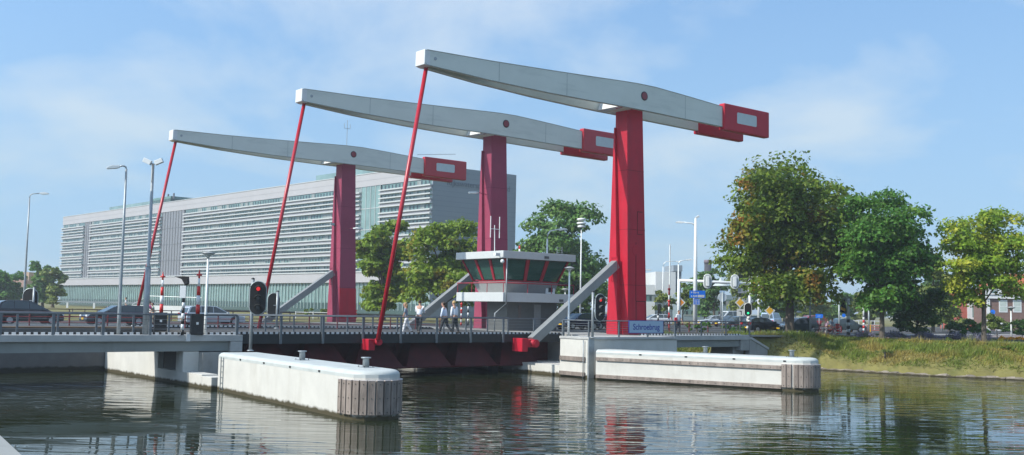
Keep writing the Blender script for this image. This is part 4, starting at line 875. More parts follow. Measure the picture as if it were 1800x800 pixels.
fence('low dark rail along the road edge left of the near car', 128, 236, 118, 543, 556, 2, 6, M('rail_dark', (.08,.06,.05), .6))
P = foot(1472, 94, -.05); rw_post('short red and white bollard at the road edge near the walker in grey', 1472, 587, 570, 95, .16)
rw_post('short red and white post at the right foot of the farthest tower', 624, 555, 545, 117, .2)

# ================================================================ CARS
def car(label, P, rz, paint, kind='hatch', L=4.3, W=1.72, Hh=1.48, cat='car', plate='front', group=None):
    o = thing('car' if cat == 'car' else 'van', label, cat, P, rz, group)
    h = L/2; x = lambda k: -h+L*k       # x forward
    if kind == 'hatch': low = [(0,.32),(0,.62),(.015,.86),(.05,.93),(.30,.95),(.66,.93),(.74,.90),(.95,.74),(.985,.62),(1,.45),(.99,.26),(.02,.24)]; cab = [(.02,.90),(.075,Hh-.12),(.17,Hh-.02),(.38,Hh),(.52,Hh-.05),(.75,.89)]
    elif kind == 'sedan': low = [(0,.34),(0,.66),(.02,.84),(.12,.88),(.30,.90),(.66,.90),(.76,.86),(.95,.72),(.985,.6),(1,.42),(.99,.25),(.02,.24)]; cab = [(.10,.86),(.24,Hh-.10),(.36,Hh),(.52,Hh-.02),(.58,Hh-.07),(.76,.86)]
    elif kind == 'mpv': low = [(0,.34),(0,.70),(.015,.98),(.05,1.02),(.4,1.02),(.70,.99),(.78,.95),(.95,.80),(.985,.66),(1,.45),(.99,.26),(.02,.24)]; cab = [(.01,1.0),(.06,Hh-.16),(.13,Hh-.04),(.36,Hh),(.50,Hh-.05),(.80,.93)]
    elif kind == 'wagon': low = [(0,.34),(0,.66),(.015,.88),(.05,.92),(.4,.93),(.66,.91),(.75,.88),(.95,.74),(.985,.62),(1,.42),(.99,.25),(.02,.24)]; cab = [(.01,.9),(.055,Hh-.14),(.10,Hh-.03),(.36,Hh),(.52,Hh-.04),(.755,.87)]
    else: low = [(0,.34),(0,.80),(.01,1.05),(.05,1.10),(.5,1.10),(.84,1.06),(.88,1.0),(.97,.86),(.99,.66),(1,.45),(.99,.28),(.02,.26)]; cab = [(.005,1.08),(.03,Hh-.12),(.07,Hh-.02),(.45,Hh),(.70,Hh-.04),(.90,1.0)]
    MB().prism([(x(a), z) for a, z in low], 'y', -W/2, W/2, .05).build('body', paint, o, True)
    # cabin: side outline leaning inwards
    wb, wt = W/2-.03, W/2-.20; zb = min(z for a, z in cab); zt = Hh
    def yy(z): return wb+(wt-wb)*max(0, min(1, (z-zb)/(zt-zb)))
    q = MB(); A_ = [q.bm.verts.new((x(a), -yy(z), z)) for a, z in cab]; B_ = [q.bm.verts.new((x(a), yy(z), z)) for a, z in cab]; n = len(cab)
    q.bm.faces.new(A_); q.bm.faces.new(B_[::-1])
    for i in range(n): j = (i+1) % n; q.bm.faces.new((A_[i], B_[i], B_[j], A_[j]))
    bmesh.ops.recalc_face_normals(q.bm, faces=q.bm.faces); bmesh.ops.bevel(q.bm, geom=list(q.bm.edges), offset=.025, segments=2, profile=.6, affect='EDGES'); q.build('cabin', paint, o)
    # side windows: inset outline proud of the cabin side
    cx_, cz_ = sum(a for a, z in cab)/n, sum(z for a, z in cab)/n
    ins = [(cx_+(a-cx_)*.87, cz_+(z-cz_)*.76+.015) for a, z in cab]
    xs_ = sorted(a for a, z in ins); cuts = [xs_[0]+(xs_[-1]-xs_[0])*k for k in (.0, .30, .62, 1.0)]
    def clip(pts, lo, hi):
        def half(pts, f):
            r = []
            for i in range(len(pts)):
                p_, q_ = pts[i], pts[(i+1) % len(pts)]; fp, fq = f(p_), f(q_)
                if fp >= 0: r.append(p_)
                if fp*fq < 0: k = fp/(fp-fq); r.append((p_[0]+(q_[0]-p_[0])*k, p_[1]+(q_[1]-p_[1])*k))
            return r
        return half(half(pts, lambda p: p[0]-lo), lambda p: hi-p[0])
    for k in range(3):
        c_ = clip(ins, cuts[k]+.006, cuts[k+1]-.006)
        if len(c_) < 3: continue
        for s_ in (-1, 1):
            q = MB(); q.hexa([(x(a), s_*(yy(z)+.001), z) for a, z in c_], [(x(a), s_*(yy(z)+.008), z) for a, z in c_]); q.build('side_window', glassd, o, True)
    def screen(i, j, nm):
        (a0, z0), (a1, z1) = cab[i], cab[j]; P4 = []
        for k, s_ in ((.12, -1), (.12, 1), (.88, 1), (.88, -1)):
            a = a0+(a1-a0)*k; z = z0+(z1-z0)*k; P4.append(Vector((x(a), s_*(yy(z)-.10), z)))
        nrm = (P4[1]-P4[0]).cross(P4[3]-P4[0]).normalized()
        if nrm.z < 0: nrm = -nrm
        MB().hexa([v+nrm*.003 for v in P4], [v+nrm*.012 for v in P4]).build(nm, glassd, o, True)
    screen(n-1, n-2, 'windscreen'); screen(0, 1, 'rear_window')
    for k, s_ in ((.19, -1), (.19, 1), (.81, -1), (.81, 1)):
        xx = x(k); y0 = s_*(W/2-.17); y1 = s_*(W/2+.012)
        MB().tube([(xx, s_*(W/2-.05), .36), (xx, s_*(W/2+.004), .36)], .37, 20).build('wheel_arch', blackm, o)
        w_ = thing_child('wheel', o); MB().tube([(xx, y0, .31), (xx, y1, .31)], .31, 20).build('tyre', tyre, w_)
        q = MB(); q.tube([(xx, y1-s_*.02, .31), (xx, y1+s_*.008, .31)], .20, 16); r_ = q.build('rim', rim, w_)
    for s_ in (-1, 1):
        ya, yb = sorted((s_*(W/2-.36), s_*(W/2-.02)))
        MB().box(x(.93), x(.99)+.012, ya, yb, .60, .74, .02).build('headlight', lampc, o)
        ztl = .66 if kind in ('sedan',) else .74; MB().box(x(0)-.012, x(.05), ya+.06*(s_<0), yb-.0, ztl, ztl+.20, .02).build('tail_lamp', lampr, o)
        ya, yb = sorted((s_*(W/2), s_*(W/2+.16))); MB().box(x(.665), x(.70), ya, yb, .92, 1.05, .02).build('mirror', paint, o)
    MB().box(x(0)-.014, x(0)+.005, -.26, .26, .42 if kind != 'sedan' else .60, .53 if kind != 'sedan' else .71).build('number_plate', plateY, o)
    MB().box(x(1)-.02, x(1)+.014, -.26, .26, .40, .51).build('number_plate', plateY, o)
    MB().box(x(.985)-.02, x(1)+.010, -.5, .5, .55, .63).build('grille', blackm, o)
    MB().box(x(.05), x(.95), -W/2-.006, W/2+.006, .245, .31).build('sill', blackm, o)
    return o
def thing_child(name, parent):
    o = bpy.data.objects.new(name, None); col.objects.link(o); o.parent = parent; return o
def paint(name, c, r=.25): m = M(name, c, r, .25, var=.03, scale=.5); m.node_tree.nodes['Principled BSDF'].inputs['Coat Weight'].default_value = .6; return m
pk, pdk, psl, pbl, prd, pgr, plb, pwh = paint('car_black', (.018,.022,.026)), paint('car_dark_grey', (.045,.055,.065)), paint('car_silver', (.50,.55,.58)), paint('car_navy', (.02,.03,.07)), paint('car_red', (.40,.012,.02)), paint('car_green_grey', (.06,.085,.085)), paint('car_light_blue', (.33,.44,.60)), paint('car_white', (.70,.72,.72))
car('dark blue black people carrier with red tail lamp at the left edge of the picture', bw(-35.8, 23.6), BA, pk, 'mpv', 4.35, 1.78, 1.66)
car('dark grey hatchback with headlight on, coming left behind the two lamp masts', bw(-30.2, 22.6), BA+math.pi, pdk, 'wagon', 4.5, 1.72, 1.44)
car('silver estate car with roof rails behind the barrier boxes', bw(-22.7, 23.2), BA, psl, 'wagon', 4.7, 1.76, 1.50)
def gcar(label, u, dist, z, rz, *a, **k): return car(label, foot(u, dist, z), rz, *a, **k)
gcar('black hatchback with yellow rear plate just left of the chestnut trunk', 1341, 95.5, -.02, R(24), pk, 'hatch', 3.9, 1.66, 1.38)
gcar('dark grey hatchback half hidden by the chestnut trunk', 1399, 95.5, -.02, R(200), pgr, 'hatch', 3.9, 1.68, 1.44)
gcar('light blue van seen from behind, in the distance by the chestnut tree', 1356, 137, -.02, R(62), plb, 'van', 4.6, 1.85, 1.92, cat='van')
gcar('green grey car waiting behind the diamond sign post', 1297, 118, -.02, R(205), pgr, 'sedan', 4.3, 1.68, 1.42)
gcar('black car at the junction left of the diamond sign', 1281, 132, -.02, R(210), pk, 'hatch', 4.1, 1.68, 1.42)
gcar('white van far behind the junction cars', 1285, 156, -.02, R(200), pwh, 'van', 4.9, 1.9, 2.1, cat='van')
gcar('pale silver car behind the approach railing shrubs', 1255, 140, -.02, R(190), psl, 'sedan', 4.3, 1.7, 1.42)
gcar('teal grey car directly behind the black hatchback', 1330, 126, -.02, R(28), paint('car_teal', (.06,.12,.13)), 'hatch', 4.2, 1.7, 1.5)
gcar('bright red car behind the lamp column under the chestnut', 1419, 118, -.02, R(196), prd, 'mpv', 4.1, 1.7, 1.66)
gcar('dark green car with windscreen glare behind the striped mast', 1485, 108, -.02, R(20), pgr, 'sedan', 4.2, 1.7, 1.42)
gcar('white car far off just right of the nearest red tower', 1149, 128, -.02, R(190), pwh, 'hatch', 4.2, 1.7, 1.45)
gcar('navy car between the stay and the nearest red tower', 1015, 93, 0, BA+math.pi, pbl, 'hatch', 4.2, 1.7, 1.46)
gcar('dark red car partly hidden at the foot of the nearest red tower', 1062, 97, 0, BA+math.pi, paint('car_dark_red', (.09,.012,.03)), 'hatch', 4.1, 1.7, 1.45)

# ================================================================ PEOPLE
def skin_mesh(name, verts, edges, radii, m, parent, sub=1, root=0):
    me = bpy.data.meshes.new(name+'_s'); me.from_pydata([Vector(v) for v in verts], edges, []); ob = bpy.data.objects.new(name+'_s', me); col.objects.link(ob)
    ob.modifiers.new('s', 'SKIN'); sk = me.skin_vertices[0].data
    for i, r in enumerate(radii): sk[i].radius = (r, r) if not isinstance(r, tuple) else r
    sk[root].use_root = True; md = ob.modifiers.new('u', 'SUBSURF'); md.levels = sub; md.render_levels = sub
    dg = bpy.context.evaluated_depsgraph_get(); res = bpy.data.meshes.new_from_object(ob.evaluated_get(dg)); bpy.data.objects.remove(ob)
    res.materials.clear(); res.materials.append(m)
    for f in res.polygons: f.use_smooth = True
    o = bpy.data.objects.new(name, res); col.objects.link(o); o.parent = parent; return o
def fabric(name, c): return M(name, c, .85, var=.12, scale=6)
hair_b, hair_d, hair_y, hair_g = M('hair_brown', (.05,.03,.018), .7), M('hair_dark', (.015,.012,.010), .7), M('hair_blond', (.45,.30,.12), .7), M('hair_fair', (.34,.22,.10), .7)
shoe = M('shoe_black', (.02,.018,.016), .5)
def person(label, P, rz, shirt, trousers, hair, H=1.78, stride=.28, arms=((.12,-.1),(-.12,.15)), lean=.02, sleeves=.55, long_hair=False, female=False, legs=None, hold=None, face_up=0, sit=0):
    """x forward. arms: per side (upper swing, fore swing); legs: per side (hip swing, knee bend)"""
    o = thing('person', label, 'person', P, rz); s = H/1.80
    hz_ = .93*s - sit; hip = Vector((0,0,hz_)); sh = Vector((lean*6*.5*s, 0, hz_+.52*s)); nk = sh+Vector((.02,0,.06*s)); hd = nk+Vector((.025*s,0,.16*s)); shw = (.185 if not female else .165)*s; hw = .10*s
    legs = legs or ((stride, .05), (-stride, .30)); V, E, Rr = [], [], []
    def add(v, r, p=None):
        V.append(tuple(v)); Rr.append(r)
        if p is not None: E.append((p, len(V)-1))
        return len(V)-1
    i0 = add(hip, .115*s); i1 = add(hip.lerp(sh, .5), .105*s, i0); i2 = add(sh-Vector((0,0,.05*s)), .115*s, i1); i3 = add(nk, .052*s, i2); i4 = add(hd-Vector((0,0,.03*s)), .078*s, i3); add(hd+Vector((.0,0,.07*s)), .082*s, i4)
    AR, LG = [], []
    for sd, (a1, a2) in zip((1, -1), arms):
        S0 = sh+Vector((0, sd*shw, 0)); el = S0+Vector((math.sin(a1)*.29*s, sd*.03*s, -math.cos(a1)*.29*s)); wr = el+Vector((math.sin(a1+a2)*.25*s, -sd*.01*s, -math.cos(a1+a2)*.25*s)); hn = wr+(wr-el).normalized()*.09*s
        j0 = add(S0, .055*s, i2); j1 = add(el, .040*s, j0); j2 = add(wr, .028*s, j1); j3 = add(hn, (.034*s, .018*s), j2); AR.append((S0, el, wr, hn))
        fd = (wr-el).normalized(); sdv = Vector((1,0,0))-fd*fd.x
        if sdv.length < .1: sdv = Vector((0,0,1))
        sdv.normalize()
        for k in range(4):
            f1 = add(hn+sdv*(.026-.017*k)*s+fd*.03*s, .008*s, j3); add(hn+sdv*(.028-.019*k)*s+fd*(.085-.008*abs(k-1))*s+Vector((0,-sd*.015,0)), .007*s, f1)
        f1 = add(wr.lerp(hn, .4)+sdv*.045*s, .010*s, j2); add(hn+sdv*.062*s+fd*.02*s, .008*s, f1)
    for sd, (a1, kb) in zip((1, -1), legs):
        h0 = hip+Vector((0, sd*hw, -.04*s)); kn = h0+Vector((math.sin(a1)*.43*s, 0, -math.cos(a1)*.43*s)); a2 = a1-kb; an = kn+Vector((math.sin(a2)*.42*s, 0, -math.cos(a2)*.42*s)); LG.append((h0, kn, an, a2))
        j0 = add(h0, .085*s, i0); j1 = add(kn, .056*s, j0); j2 = add(an, .038*s, j1); add(an+Vector((.10*s,0,-.05*s)), .035*s, j2)
    low = min(l[2].z for l in LG)-.075*s
    body = skin_mesh('body', V, E, Rr, skin, o)
    # head shape: skull with face, ears
    q = MB(); q.ball(hd+Vector((.01*s,0,.035*s)), .098*s, 3, (1.0,.80,1.18)); q.ball(hd+Vector((.105*s,0,.005*s)), .016*s, 2, (1.2,.8,1.3)); q.ball(hd+Vector((.065*s,0,-.06*s)), .035*s, 2)
    for sd in (-1, 1): q.ball(hd+Vector((0,sd*.083*s,.02*s)), .02*s, 2, (1,.5,1.5))
    q.build('head', skin, body)
    q = MB()
    for sd in (-1, 1): q.ball(hd+Vector((.098*s, sd*.032*s, .035*s)), .010*s, 1)
    q.box(hd.x+.088*s, hd.x+.100*s, -.02*s, .02*s, hd.z-.036*s, hd.z-.030*s); q.build('face_details', hair_d, body)
    q = MB(); q.ball(hd+Vector((-.018*s,0,.065*s)), .104*s, 3, (1.02,.87,1.02))
    if long_hair: q.tube([hd+Vector((-.06*s,0,.06*s)), hd+Vector((-.085*s,0,-.06*s)), hd+Vector((-.10*s,0,-.20*s))], [.075*s,.08*s,.03*s], 10)
    q.build('hair', hair, o)
    # shirt
    V, E, Rr = [], [], []; tw_ = .128 if not female else .108
    b0 = add(hip+Vector((0,0,-.06*s if female else .0)), (tw_*s*1.25, tw_*s*1.02)); b1 = add(hip.lerp(sh, .45), (tw_*s*1.25, tw_*s*1.02), b0); b2 = add(sh-Vector((0,0,.07*s)), (tw_*s*1.42, tw_*s*1.12), b1); add(nk-Vector((0,0,.02*s)), .066*s, b2)
    for S0, el, wr, hn in AR:
        j0 = add(S0-Vector((0,0,.01)), .082*s, b2); e_ = add(S0.lerp(el, min(1, sleeves*1.6)), .066*s, j0)
        if sleeves > .7: add(el.lerp(wr, .85), .052*s, e_)
    skin_mesh('shirt', V, E, Rr, shirt, o)
    V, E, Rr = [], [], []; c0 = add(hip+Vector((0,0,.03*s)), (.125*s, .105*s))
    for h0, kn, an, a2 in LG:
        j0 = add(h0-Vector((0,0,.03)), .115*s, c0); j1 = add(kn, .085*s, j0); add(an+Vector((0,0,.02*s)), .070*s, j1)
    skin_mesh('trousers', V, E, Rr, trousers, o)
    for h0, kn, an, a2 in LG:
        q = MB(); q.prism([(-.08*s,-.075*s),(.17*s,-.075*s),(.19*s,-.045*s),(.10*s,.0),(.04*s,.035*s),(-.06*s,.03*s)], 'y', -.045*s, .045*s, .012); q.xf(Matrix.Translation(an) @ Matrix.Rotation(-max(-.5, min(.3, a2))*.5, 4, 'Y')); q.build('shoe', shoe, o)
    o.location = Vector(P)+Vector((0,0,-low if sit == 0 else 0)); return o
wh, whb, dk, cream = fabric('cloth_white', (.74,.76,.80)), fabric('cloth_pale_blue', (.62,.68,.80)), fabric('cloth_dark_grey', (.035,.040,.045)), fabric('cloth_cream', (.62,.60,.40))
pinkc, greyc, pal, khaki, redc = fabric('cloth_pink', (.75,.30,.42)), fabric('cloth_grey', (.20,.24,.30)), fabric('cloth_pale', (.62,.58,.56)), fabric('cloth_khaki', (.25,.22,.16)), fabric('cloth_red', (.45,.02,.04))
def onb(u, b):
    t_, z_ = on_b(u, 588, b); return bw(t_, b, 0)
person('woman with long hair in grey top and loose white trousers walking on the leaf', onb(714, 2.4), BA+R(140), greyc, fabric('cloth_offwhite', (.68,.67,.68)), hair_g, 1.94, .24, ((.2,.2),(-.25,.25)), long_hair=True, female=True)
person('man in white shirt holding out papers, walking right behind the woman in white trousers', onb(736, 2.3), BA+R(40), wh, dk, hair_b, 2.14, .30, ((.35,1.1),(.3,1.15)), sleeves=.9)
person('man in pale blue shirt walking closest to the strut, left one of the close pair', onb(781, 2.6), BA+R(125), whb, dk, hair_b, 2.06, .34, ((.15,.1),(-.3,.2)), sleeves=.9)
person('blond man in white shirt and black trousers, right one of the close pair', onb(799, 2.3), BA+R(105), wh, dk, hair_y, 2.10, .10, ((.05,.1),(-.12,.15)), sleeves=.9)
person('man with red bag strap and white shirt walking beyond the name board', foot(1192, 82.5, 0), R(-60), wh, dk, hair_d, 1.80, .12, ((.25,.25),(-.1,.2)))
q = MB(); P = foot(1192, 82.5, 0); bag = thing('shoulder_bag', 'red bag hanging at the side of the man beyond the name board', 'bag', P+Vector((-.20,-.16,1.08)), R(20)); q.box(-.12,.12,-.06,.06,-.2,.2,.03); q.build('pouch', redc, bag); MB().tube([(0,0,.18),(.10,.05,.36),(.18,.12,.40)], .018, 6).build('strap', redc, bag)
person('person bending forward in a bright pink top beside the banded post', bw(-26.6, 26.6, 0), BA, fabric('cloth_magenta', (.80,.12,.30)), khaki, hair_b, 1.72, .15, ((.6,.5),(.5,.5)), lean=.10)
person('person in pale green top standing close to the pink one', bw(-25.9, 26.8, 0), BA+math.pi, fabric('cloth_green', (.25,.36,.30)), khaki, hair_d, 1.6, .1, ((.3,.3),(.2,.3)))
person('man in white shirt standing on the office lawn steps', foot(222, 112, .38), R(190), wh, khaki, hair_b, 1.75, .25)
person('figure in white walking on the ramp behind the thin street lamp', foot(211, 118, .40), R(200), wh, wh, hair_d, 1.75, .25)
person('person in pink sitting on the office lawn above the dark grey hatchback', foot(199, 108, .10), R(210), fabric('cloth_rose', (.65,.25,.35)), dk, hair_b, 1.7, 0, ((.4,.6),(.4,.6)), legs=((1.45,1.2),(1.4,1.2)), sit=.60)
person('person in dark clothes sitting on the lawn left of the one in pink', foot(192, 108, .08), R(190), greyc, dk, hair_d, 1.7, 0, ((.4,.6),(.4,.6)), legs=((1.45,1.2),(1.4,1.2)), sit=.60)
person('elderly person in cream top and cap wheeling a bicycle near the chestnut', foot(1446, 89, -.14), R(20), cream, pal, hair_y, 1.62, .3, ((.5,.7),(.4,.7)))
person('person in pink shirt and pale trousers wheeling a bicycle, right of the one in cream', foot(1452, 88, -.14), R(20), fabric('cloth_light_pink', (.80,.50,.55)), pal, hair_g, 1.62, .28, ((.45,.7),(.4,.7)))
person('walker in blue grey jacket behind the two people with bicycles', foot(1464.5, 89, -.14), R(200), fabric('cloth_bluegrey', (.16,.20,.27)), fabric('cloth_grey2', (.12,.13,.15)), hair_d, 1.55, .3, ((.2,.3),(-.2,.3)), sleeves=.9)
def bicycle(label, P, rz, m):
    o = thing('bicycle', label, 'bicycle', P, rz, 'bicycles')
    for x_ in (-.52, .52):
        w_ = MB(); ring = [(x_+.33*math.cos(a), 0, .34+.33*math.sin(a)) for a in np.linspace(0, 2*math.pi, 21)]; w_.tube(ring, .02, 6, False); w = w_.build('wheel', tyre, o)
        q = MB()
        for a in np.linspace(0, math.pi, 7)[:-1]: q.tube([(x_-.32*math.cos(a),0,.34-.32*math.sin(a)),(x_+.32*math.cos(a),0,.34+.32*math.sin(a))], .004, 4)
        q.build('spokes', galv, w)
    q = MB(); q.tube([(-.52,0,.34),(-.05,0,.30),(.38,0,.78),(-.18,0,.80),(-.05,0,.30)], .022, 6); q.tube([(-.52,0,.34),(-.18,0,.80)], .015, 6); q.tube([(.52,0,.34),(.40,0,.85),(.36,0,1.0)], .02, 6); q.build('frame', m, o)
    q = MB(); q.tube([(.30,-.26,1.02),(.36,-.08,1.03),(.36,.08,1.03),(.30,.26,1.02)], .016, 6); q.build('handlebar', galv, o)
    MB().box(-.32,-.06,-.07,.07,.88,.95,.02).build('saddle', blackm, o); MB().box(-.75,-.30,-.07,.07,.70,.73).build('carrier', galv, o)
bicycle('dark red bicycle wheeled by the person in cream', foot(1443, 88.6, -.14), R(20), rr); bicycle('red bicycle wheeled by the person in pink', foot(1457, 87.6, -.14), R(20), rr)

# ---- seagull on the water at the nose of the left guide wall
P = G(675, 737, WATER); o = thing('seagull', 'small white seagull floating beside the timber nose of the guide wall', 'bird', P, R(180))
fw = M('feather_white', (.75,.75,.74), .8); q = MB(); q.ball((0,0,.06), .10, 3, (2.0,.85,.75)); q.ball((.17,0,.16), .055, 2, (1.15,.9,1)); q.tube([(.12,0,.09),(.165,0,.15)], [.06,.045], 8); q.hexa([(-.18,-.04,.07),(-.34,-.03,.12),(-.34,.03,.12),(-.18,.04,.07)], [(-.16,-.04,.12),(-.34,-.03,.135),(-.34,.03,.135),(-.16,.04,.12)]); q.build('body', fw, o)
for s_ in (-1, 1): MB().ball((-.05,s_*.07,.08), .08, 2, (2.1,.3,.65)).build('wing', M('feather_grey', (.45,.47,.5), .8), o)
MB().tube([(.22,0,.155),(.28,0,.15)], [.014,.003], 6).build('beak', yellow, o)

# ================================================================ OFFICE BUILDING
CN = DD(761, 290, 190.0); fd = Vector((-.67862, .73449, 0)).normalized(); ed = Vector((.78224, .62298, 0)).normalized()
ob = thing('office_building', 'long grey office building with horizontal white sun louvres and glass ground floor', 'building', (CN.x, CN.y, 0), math.atan2(fd.y, fd.x))
# local x = along the facade, local -y?  : outward normal of the facade
Rl = Matrix.Rotation(-math.atan2(fd.y, fd.x), 3, 'Z'); el = Rl @ ed   # end wall direction in local coords (y<0 side)
sgn = 1 if el.y > 0 else -1     # depth direction sign
LB, WB = 187.0, 19.65
panel = M('panel_lavender', (.29,.29,.31), .5, var=.06, scale=.2); fasc = M('fascia_lavender', (.37,.365,.375), .5, var=.04, scale=.2); louv = M('louvre_white', (.45,.47,.47), .4, var=.05); gteal = M('glass_teal', (.12,.20,.19), .12, var=.3, scale=.3, spec=.8)
t = gteal.node_tree; p = t.nodes['Principled BSDF']; src = p.inputs['Base Color'].links[0].from_socket; co = t.nodes.new('ShaderNodeTexCoord'); sx = t.nodes.new('ShaderNodeSeparateXYZ'); sg_ = t.nodes.new('ShaderNodeSeparateXYZ')
t.links.new(co.outputs['Object'], sx.inputs[0]); t.links.new(co.outputs['Generated'], sg_.inputs[0]); f1 = mth(t, 'GREATER_THAN', mth(t, 'FRACT', mth(t, 'MULTIPLY', sx.outputs[0], .87)), .55); f2 = mth(t, 'MULTIPLY', mth(t, 'GREATER_THAN', sg_.outputs[2], .12), mth(t, 'LESS_THAN', sg_.outputs[2], .80))
f3 = mth(t, 'MULTIPLY', f1, f2); x_ = t.nodes.new('ShaderNodeMix'); x_.data_type = 'RGBA'; t.links.new(f3, x_.inputs['Factor']); t.links.new(src, x_.inputs['A']); x_.inputs['B'].default_value = (.035,.05,.055,1)
cell = mth(t, 'FLOOR', mth(t, 'MULTIPLY', sx.outputs[0], .87)); rowc = mth(t, 'FLOOR', mth(t, 'MULTIPLY', sx.outputs[2], .7)); wn = t.nodes.new('ShaderNodeTexWhiteNoise'); wn.noise_dimensions = '2D'; cv_ = t.nodes.new('ShaderNodeCombineXYZ'); t.links.new(cell, cv_.inputs[0]); t.links.new(rowc, cv_.inputs[1]); t.links.new(cv_.outputs[0], wn.inputs['Vector'])
bl_ = t.nodes.new('ShaderNodeMix'); bl_.data_type = 'RGBA'; t.links.new(mth(t, 'MULTIPLY', mth(t, 'GREATER_THAN', wn.outputs['Value'], .68), .65), bl_.inputs['Factor']); t.links.new(x_.outputs['Result'], bl_.inputs['A']); bl_.inputs['B'].default_value = (.30,.31,.29,1); t.links.new(bl_.outputs['Result'], p.inputs['Base Color'])
gpan = M('panel_grey', (.20,.21,.23), .5, .1, var=.05); endm = M('end_wall_grey', (.215,.25,.28), .55, var=.05, scale=.2); gpale = M('glass_pale_teal', (.17,.26,.25), .12, var=.3, scale=.25, spec=.8)
def bx(x0, x1, d0, d1, z0, z1): ya, yb = sorted((d0*sgn, d1*sgn)); return MB().box(x0, x1, ya, yb, z0, z1)
bx(.1, LB-.1, .3, WB, .2, 27.3).build('core', M('core_wall', (.17,.18,.185), .6), ob)
bx(-.15, LB, -.15, .6, 25.4, 27.9).build('roof_fascia', fasc, ob)
q = bx(-.15, LB, -.17, -.151, 26.6, 26.63); q.build('fascia_joint', gpan, ob)
bx(-.15, LB, -.25, .5, 27.9, 28.05).build('roof_edge', louv, ob)
bx(-.3, LB+.3, -.6, .5, 6.4, 8.35).build('lower_fascia', fasc, ob); bx(-.3, LB+.3, -.75, .4, 8.35, 8.6).build('lower_fascia_edge', louv, ob)
# ground floor glass
for k in range(24):
    x0 = k*LB/24; bx(x0+.04, x0+LB/24-.04, .1, .25, 2.3, 6.38).build('ground_floor_window', gpale, ob)
q = MB()
for k in range(140):
    x0 = k*LB/140; ya, yb = sorted((-.12*sgn, .08*sgn)); q.box(x0-.05, x0+.05, ya, yb, 1.0, 6.39)
q.build('glass_fins', M('fin_pale', (.42,.52,.50), .4), ob); bx(0, LB, .05, .28, .3, 2.28).build('plinth_window', M('glass_dark_teal', (.05,.09,.09), .1, spec=.8), ob)
for i_, (a, b) in enumerate(((0, 16), (22.7, 101.3), (114.7, 163.6), (168.6, 187))):
    z = 25.38; k_ = 0
    rows = [('w', 1.0), ('l', .26), ('s', .50), ('l', .22), ('w', .62), ('l', .24), ('w', .62), ('l', .26), ('s', .55), ('l', .24)]
    while z > 8.75:
        kind_, h_ = rows[k_ % len(rows)]; k_ += 1; z0 = max(8.61, z-h_)
        if kind_ == 'w':
            bx(a+.1, b-.1, .02, .2, z0, z-.004).build('window_band', gteal, ob)
        elif kind_ == 'l': bx(a-.1, b+.1, -.62, .1, z0, z-.004).build('louvre', louv, ob)
        else: bx(a, b, -.30, .1, z0, z-.004).build('spandrel', panel, ob)
        z = z0
for a, b, m_, nm in ((16.1, 22.6, gpale, 'stair_glazing'), (101.4, 114.6, gpan, 'blank_panel'), (163.7, 168.5, gpan, 'blank_panel')):
    bx(a, b, -.05, .2, 8.62, 25.38).build(nm, m_, ob); q = MB()
    for j in range(int((b-a)/1.6)+1): xx = a+.1+j*1.6; ya, yb = sorted((-.14*sgn, -.052*sgn)); q.box(xx-.05, xx+.05, ya, yb, 8.62, 25.38)
    for zz_ in (12.6, 16.8, 21.0): ya, yb = sorted((-.10*sgn, -.052*sgn)); q.box(a, b, ya, yb, zz_-.06, zz_+.06)
    q.build('joints', M('joint_grey', (.12,.13,.14), .5) if m_ is gpan else louv, ob)
# end wall follows its own bearing
ew = MB(); e0 = Vector((-.12, 0, 0)); e1 = e0+Vector((el.x, el.y, 0))*WB; nn = Vector((el.y, -el.x, 0)); nn = nn if nn.x < 0 else -nn
ew.hexa([e0+nn*.0, e0-nn*.5, e1-nn*.5, e1], [v+Vector((0,0,27.9)) for v in (e0, e0-nn*.5, e1-nn*.5, e1)]); ewo = ew.build('end_wall', endm, ob, True)
q = MB()
for k in range(1, 30): z = k*.93; q.hexa([e0+nn*.02+Vector((0,0,z)), e0+nn*.001+Vector((0,0,z)), e1+nn*.001+Vector((0,0,z)), e1+nn*.02+Vector((0,0,z))], [v+Vector((0,0,z+.06)) for v in (e0+nn*.02, e0+nn*.001, e1+nn*.001, e1+nn*.02)])
q.build('cladding_joints', M('joint_end', (.17,.20,.23), .5), ewo, True)
zt_ = DD(815, 326, 196).z
text_mesh('lettering', 'Rijkswaterstaat Zeeland', 1.55, M('letter_dark', (.125,.15,.175), .5), ewo, e0+Vector((el.x, el.y, 0))*10.6+nn*.08+Vector((0,0,zt_)), (math.pi/2, 0, math.atan2(el.y, el.x)), .02)
for a, b, z1_ in ((120, 162, 30.0), (20, 47, 30.2), (120, 133, 30.6)): bx(a, b, 4.5, 12, 27.5, z1_).build('roof_plant_room', gpale if z1_ < 30.5 else M('plant_green', (.12,.22,.20), .5), ob)
for a in (119.5, 123, 126): ya, yb = sorted((5*sgn, 5.4*sgn)); MB().box(a, a+.4, ya, yb, 29.9, 31.4).build('roof_vent', gpan, ob)
# ramp and low wall in front of the office
rp = thing('entrance_ramp', 'white entrance ramp wall with thin railing on the office lawn', 'ramp', foot(232, 130, .35), R(-14))
MB().box(0, 9.0, -.15, .15, 0, .95).build('wall', whitep, rp); q = MB(); q.tube([(0,0,1.0),(2.2,0,2.1),(9.6,0,2.0)], .05, 6)
for x_ in (1.0, 2.2, 4, 6, 8, 9.6): q.tube([(x_,0,.9),(x_,0,2.05 if x_ > 2 else 1.5)], .035, 5)
q.build('railing', galv, rp)
wl_ = thing('lawn_rail', 'low grey green rail with white posts along the office lawn edge', 'fence', foot(100, 170, .5), R(2)); L = 17
MB().box(0, L, -.05, .05, .9, 1.15).build('rail', galv, wl_)
for k in range(4): MB().box(1.5+k*4.3, 1.8+k*4.3, -.08, .08, 0, .9).build('post', whitep, wl_)

